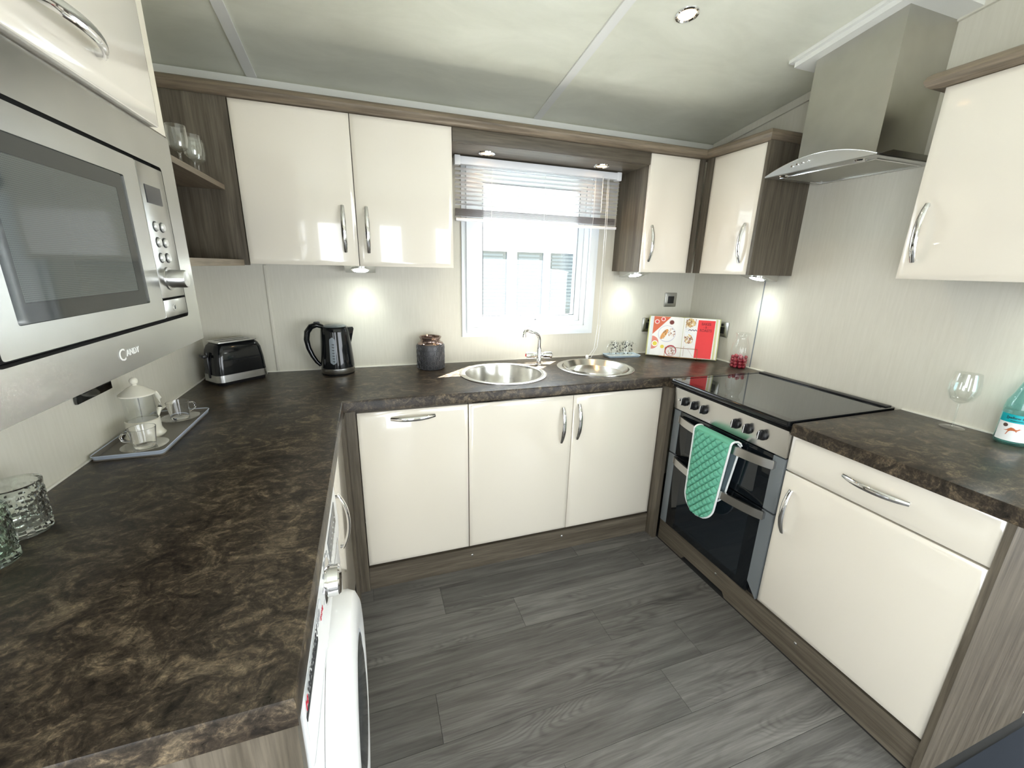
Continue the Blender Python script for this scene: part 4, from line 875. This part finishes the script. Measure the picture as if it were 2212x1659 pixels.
# ribbed jar with berries
t = thing('glass_jar', 'ribbed glass carafe jar holding red berries by the hob', 'jar', (2.634, -.478, ZT)); q = MB(); NA = 72
prof = [(.040, .0005), (.044, .006), (.0455, .05), (.0462, .085), (.043, .125), (.033, .155), (.030, .168), (.033, .182), (.038, .190)]; vs = []
for r_, z in prof:
    for i in range(NA): a_ = 2*PI*i/NA; rb = .0010*math.cos(18*a_) if .01 < z < .15 else 0; vs.append(((r_+rb)*math.cos(a_), (r_+rb)*math.sin(a_), z))
fs = [(j*NA+i, j*NA+(i+1) % NA, (j+1)*NA+(i+1) % NA, (j+1)*NA+i) for j in range(len(prof)-1) for i in range(NA)]+[tuple(range(NA))[::-1]]
q.add(vs, fs).build('body', glass_m, t)
MB().tube([(.038*math.cos(2*PI*i/40), .038*math.sin(2*PI*i/40), .190) for i in range(40)], .0022, 8, closed=True).build('rim', glass_m, t)
berry = mat('berry_red', (.30, .012, .03), .15, coat=.6); bme = None; nb = 0
for lay in range(4):
    for ring, cnt in ((.0325, 9), (.0135, 4)):
        for k in range(cnt):
            if lay == 3 and k % 2: continue
            a_ = 2*PI*(k+.5*(lay % 2))/cnt+.3*lay; p = (2.634+ring*math.cos(a_), -.478+ring*math.sin(a_), ZT+.0015+.0165*lay+random.uniform(0, .0008))
            if bme is None:
                o = MB().sphere((0, 0, .0098), .0098, 12).build('red_berry', berry); bme = o.data; o.location = p
            else: o = bpy.data.objects.new('red_berry', bme); COL.objects.link(o); o.location = p
            tag(o, 'small glossy red berry inside the ribbed glass jar', 'berry', 'red berries in the jar')
# mugs on a little tray
t = thing('small_tray', 'small pale blue tray under the spotted glass mugs', 'tray', (2.155, -.066, ZT), R(-4))
loft([(.0005, rr_(.098, .040, .008)), (.004, rr_(.098, .040, .008))]).build('base', mat('tray_pale', (.70, .76, .80), .25), t)
loft([(.0005, rr_(.101, .043, .010)), (.012, rr_(.108, .050, .012)), (.013, rr_(.107, .049, .012)), (.005, rr_(.098, .040, .010))], cap=False).build('rim', mat('tray_rim', (.45, .56, .66), .25), t)
def mug(label, x, y, hang):
    t = thing('glass_mug', label, 'mug', (x, y, ZT+.0045), 0, 'spotted mugs on the small tray'); r = .033
    MB().lathe([(1e-5, 0), (r-.001, 0), (r, .003), (r, .088), (r-.002, .088), (r-.0025, .008), (1e-5, .007)], n=36).build('body', glass_m, t)
    M = rotz(hang)
    MB().tube([(r-.001, 0, .074), (r+.018, 0, .073), (r+.028, 0, .055), (r+.023, 0, .032), (r-.001, 0, .020)], .0036, 8, ref=(0, 1, 0)).xf(M).build('handle', glass_m, t)
    q = MB(); rn = random.Random(int(x*1000))
    for k in range(44):
        a_ = rn.uniform(0, 2*PI); z = rn.uniform(.014, .078); s = rn.uniform(.0028, .0044)
        d_ = MB().lathe([(1e-5, .0004), (s, .0004), (s, 0), (1e-5, 0)], n=8); d_.xf(Matrix.Translation(((r+.0002)*math.cos(a_), (r+.0002)*math.sin(a_), z)) @ rotz(a_) @ Matrix.Rotation(PI/2, 4, 'Y')); q.merge(d_)
    q.build('spots', black, t, kind='stuff')
mug('clear spotted glass mug on the small tray, the left one', 2.108, -.064, R(185)); mug('clear spotted glass mug on the small tray, the right one', 2.188, -.068, R(-12))

# ------------------------------------------------------------------ open cookbook on a wire stand, set across the corner
bd = Vector((2.607-2.308, -.346+.10)); BA = math.atan2(bd.y, bd.x); TL = R(14); BW = bd.length/2
bc = ((2.308+2.607)/2, (-.10-.346)/2, ZT+.012)
T_ = Matrix.Rotation(-TL, 4, 'X')                       # lean back: local z tips towards +y
t = thing('cookbook', 'open cookbook showing a food photo and a red page, leaning in the corner', 'book', bc, BA); BH = .238
def bk(mb, name, m, p=None): return mb.xf(T_).build(name, m, p or t)
paper = mat('page_white', (.85, .84, .82), .5); cream_p = mat('page_edge', (.66, .66, .42), .6)
bk(MB().box(-BW-.006, BW+.006, .024, .029, 0, BH+.004, .001), 'cover', mat('cover_yellow', (.55, .55, .25), .5))
def pages(s):
    m = MB(); P = []
    for k in range(11): u = k/10; P.append((s*(.001+u*(BW-.002)), .0235-.019*math.sin(min(1, u*5)*PI/2)*(1-.25*u)-.0))
    P2 = P+[(P[-1][0], .0235), (P[0][0], .0235)]; return m.prism(P2, 'z', .002, BH)
L_ = bk(pages(-1), 'left_pages', paper); Rr = bk(pages(1), 'right_pages', paper)
def py(x): u = (abs(x)-.001)/(BW-.002); return .0235-.019*math.sin(min(1, u*5)*PI/2)*(1-.25*u)
def pr_(poly, name, col, lay, page, rough=.45, axis=None):   # printed shape lying on the page, u across (m), v up (m)
    mt = mat('print_%02x%02x%02x' % tuple(int(c*255) for c in col), col, rough); m = MB()
    tri = tessellate_polygon([[Vector((p[0], p[1], 0)) for p in poly]]); m.add([(p[0], py(p[0])-.0003-.00012*lay, p[1]) for p in poly], [tuple(k) for k in tri]); return bk(m, name, mt, page)
def sub(poly, n=6):                                     # subdivide edges so prints follow the page curve
    o = []
    for i in range(len(poly)):
        a_, b_ = poly[i], poly[(i+1) % len(poly)]
        o += [(a_[0]+(b_[0]-a_[0])*k/n, a_[1]+(b_[1]-a_[1])*k/n) for k in range(n)]
    return o
lx0, lx1 = -BW+.022, -.012
pr_([(lx0, .237), (lx0, .128), (-.075, .237)], 'print', (.62, .13, .06), 1, L_)
for cx, cy, r_ in ((-.152, .205, .014), (-.118, .222, .013)):
    pr_(circ(cx, cy, r_, 20), 'print', (.82, .62, .60), 2, L_); pr_(circ(cx, cy, r_*.62, 16), 'print', (.62, .06, .06), 3, L_)
pr_(circ(-.068, .205, .016, 20), 'print', (.80, .74, .72), 2, L_); pr_(circ(-.068, .205, .013, 20), 'print', (.16, .03, .025), 3, L_)
pr_(circ(-.090, .135, .050, 32), 'print', (.62, .62, .70), 2, L_); pr_(circ(-.090, .136, .046, 32), 'print', (.86, .85, .84), 3, L_)
rn = random.Random(3)
def food(n, cx, cy, rx, ry, cols, lay, page, ln=.012, wd_=.0035):
    for k in range(n):
        a_ = rn.uniform(0, 2*PI); q_ = math.sqrt(rn.random()); x = cx+rx*q_*math.cos(a_); y = cy+ry*q_*math.sin(a_); th = rn.uniform(0, PI); l = ln*rn.uniform(.5, 1.); w = wd_*rn.uniform(.6, 1.3)
        c_, s_ = math.cos(th), math.sin(th); pr_([(x+c_*u-s_*v, y+s_*u+c_*v) for u, v in ((-l/2, -w/2), (l/2, -w/2), (l/2, w/2), (-l/2, w/2))], 'print', cols[k % len(cols)], lay+k % 4, page)
bun = [(-.090+.017*math.cos(2*PI*k/22)*.9-.034*.62*math.sin(2*PI*k/22)*.75-.012, .130+.034*math.sin(2*PI*k/22)+.010*math.cos(2*PI*k/22)) for k in range(22)]
pr_([(-.104+(.013*math.cos(a_)*.86-(-.5)*.036*math.sin(a_)), .132+(.036*math.sin(a_)*.86-.5*.013*math.cos(a_))) for a_ in [2*PI*k/22 for k in range(22)]], 'print', (.66, .30, .09), 4, L_)
food(12, -.103, .133, .008, .025, [(.20, .10, .04), (.75, .55, .30), (.35, .20, .06)], 5, L_, .010, .004)
food(26, -.066, .143, .022, .026, [(.45, .20, .10), (.14, .05, .05), (.80, .68, .55), (.55, .30, .15)], 5, L_)
pr_([(lx0, .118)]+[(lx0+.040*math.cos(R(90-9*k)), .078+.040*math.sin(R(90-9*k))) for k in range(1, 21)]+[(lx0, .038)], 'print', (.66, .22, .17), 1, L_)
pr_(circ(-.152, .072, .018, 24), 'print', (.86, .85, .80), 3, L_); pr_(circ(-.152, .072, .013, 20), 'print', (.72, .60, .06), 4, L_); pr_(circ(-.108, .056, .011, 16), 'print', (.80, .66, .10), 3, L_)
pr_(circ(-.058, .036, .033, 28), 'print', (.42, .03, .05), 2, L_); pr_(circ(-.057, .033, .0275, 26), 'print', (.84, .80, .78), 3, L_)
food(26, -.057, .033, .021, .021, [(.25, .08, .07), (.50, .25, .16), (.80, .66, .58), (.35, .14, .10)], 4, L_)
rx0, rx1 = .012, BW-.024
pr_(sub([(.074, .004), (rx1-.004, .004), (rx1, .228), (.078, .228)]), 'print', (.78, .035, .04), 1, Rr)
pr_(sub([(.0125, .234), (.072, .234), (.068, .182), (.0125, .166)]), 'print', (.72, .72, .78), 1, Rr)
pr_(sub([(.0125, .232), (.066, .232), (.062, .196), (.040, .182), (.0125, .178)], 3), 'print', (.30, .15, .05), 2, Rr)
food(70, .038, .208, .026, .022, [(.50, .26, .09), (.80, .62, .26), (.30, .14, .05), (.70, .46, .18)], 3, Rr, .020, .0032)
for k in range(6): pr_([(.028+.008*k, .166+.006*(k % 2)), (.036+.008*k, .166+.006*((k+1) % 2)), (.036+.008*k, .160+.006*((k+1) % 2)), (.028+.008*k, .160+.006*(k % 2))], 'print', (.20, .17, .22), 2, Rr)
pr_([(.0125+.054*max(0, math.cos(R(a_))), .108+.050*math.sin(R(a_))) for a_ in range(-90, 91, 9)], 'print', (.74, .78, .84), 1, Rr)
pr_([(.0125+.050*max(0, math.cos(R(a_))), .108+.046*math.sin(R(a_))) for a_ in range(-90, 91, 9)], 'print', (.84, .86, .88), 2, Rr)
pr_([(.0125, .058), (.056, .092), (.060, .112), (.046, .136), (.0125, .140)], 'print', (.52, .28, .09), 3, Rr)
food(44, .034, .112, .020, .026, [(.75, .52, .18), (.40, .18, .08), (.82, .70, .40), (.26, .10, .08)], 4, Rr, .014, .004)
pr_([(.0125, .008), (.070, .008), (.040, .050), (.0125, .052)], 'print', (.62, .52, .48), 1, Rr)
def ptxt(s, u, v):
    q = dup(TXT[s]); q.v = [Vector((u+p.x*.82, py(u)-.0012-p.z*.3, v+p.y)) for p in q.v]; bk(q, 'lettering', mat('dark_red_print', (.32, .012, .02), .5), Rr)
ptxt('BAKES', .122, .206); ptxt('- & -', .122, .187); ptxt('ROASTS', .122, .168)
bk(MB().box(-BW+.004, -BW+.018, .0034, .006, .004, BH-.002), 'page_stack', mat('page_grey', (.66, .70, .72), .6), L_)
for k, col in ((0, (.60, .62, .30)), (1, (.78, .72, .45)), (2, (.35, .60, .58))): bk(MB().box(BW-.020+.006*k, BW-.015+.006*k, .0060+.0016*k, .0075+.0016*k, .004, BH-.002-.002*k), 'page_edge', mat('edge%d' % k, col, .6), Rr)
t = thing('book_stand', 'thin copper wire stand holding the open cookbook', 'book stand', (bc[0], bc[1], ZT), BA)
def wire(P, lean=True): 
    return MB().tube([(T_ @ Vector(p))+Vector((0, 0, .012)) for p in P], .0016, 6)
cop = mat('copper_wire', (.45, .22, .12), .25, 1.0)
wire([(-.09, -.004, .0), (-.09, -.004, .050), (-.088, -.004, .054), (.088, -.004, .054), (.09, -.004, .050), (.09, -.004, .0)]).build('front_bar', cop, t)
wire([(-.12, -.006, -.003), (.12, -.006, -.003)]).build('ledge_wire', cop, t); wire([(-.12, .030, -.003), (.12, .030, -.003)]).build('ledge_wire', cop, t)
for x in (-.09, .09):
    MB().tube([(x, -.008, .010), (x, -.010, .0017), (x, .060, .0017), (x, .095, .0017)], .0016, 6).build('foot_wire', cop, t)
    MB().tube([(x, .095, .0017), (x, .085, .15), (x, .0955, .19)], .0016, 6).build('back_wire', cop, t)
bpy.context.view_layer.update()
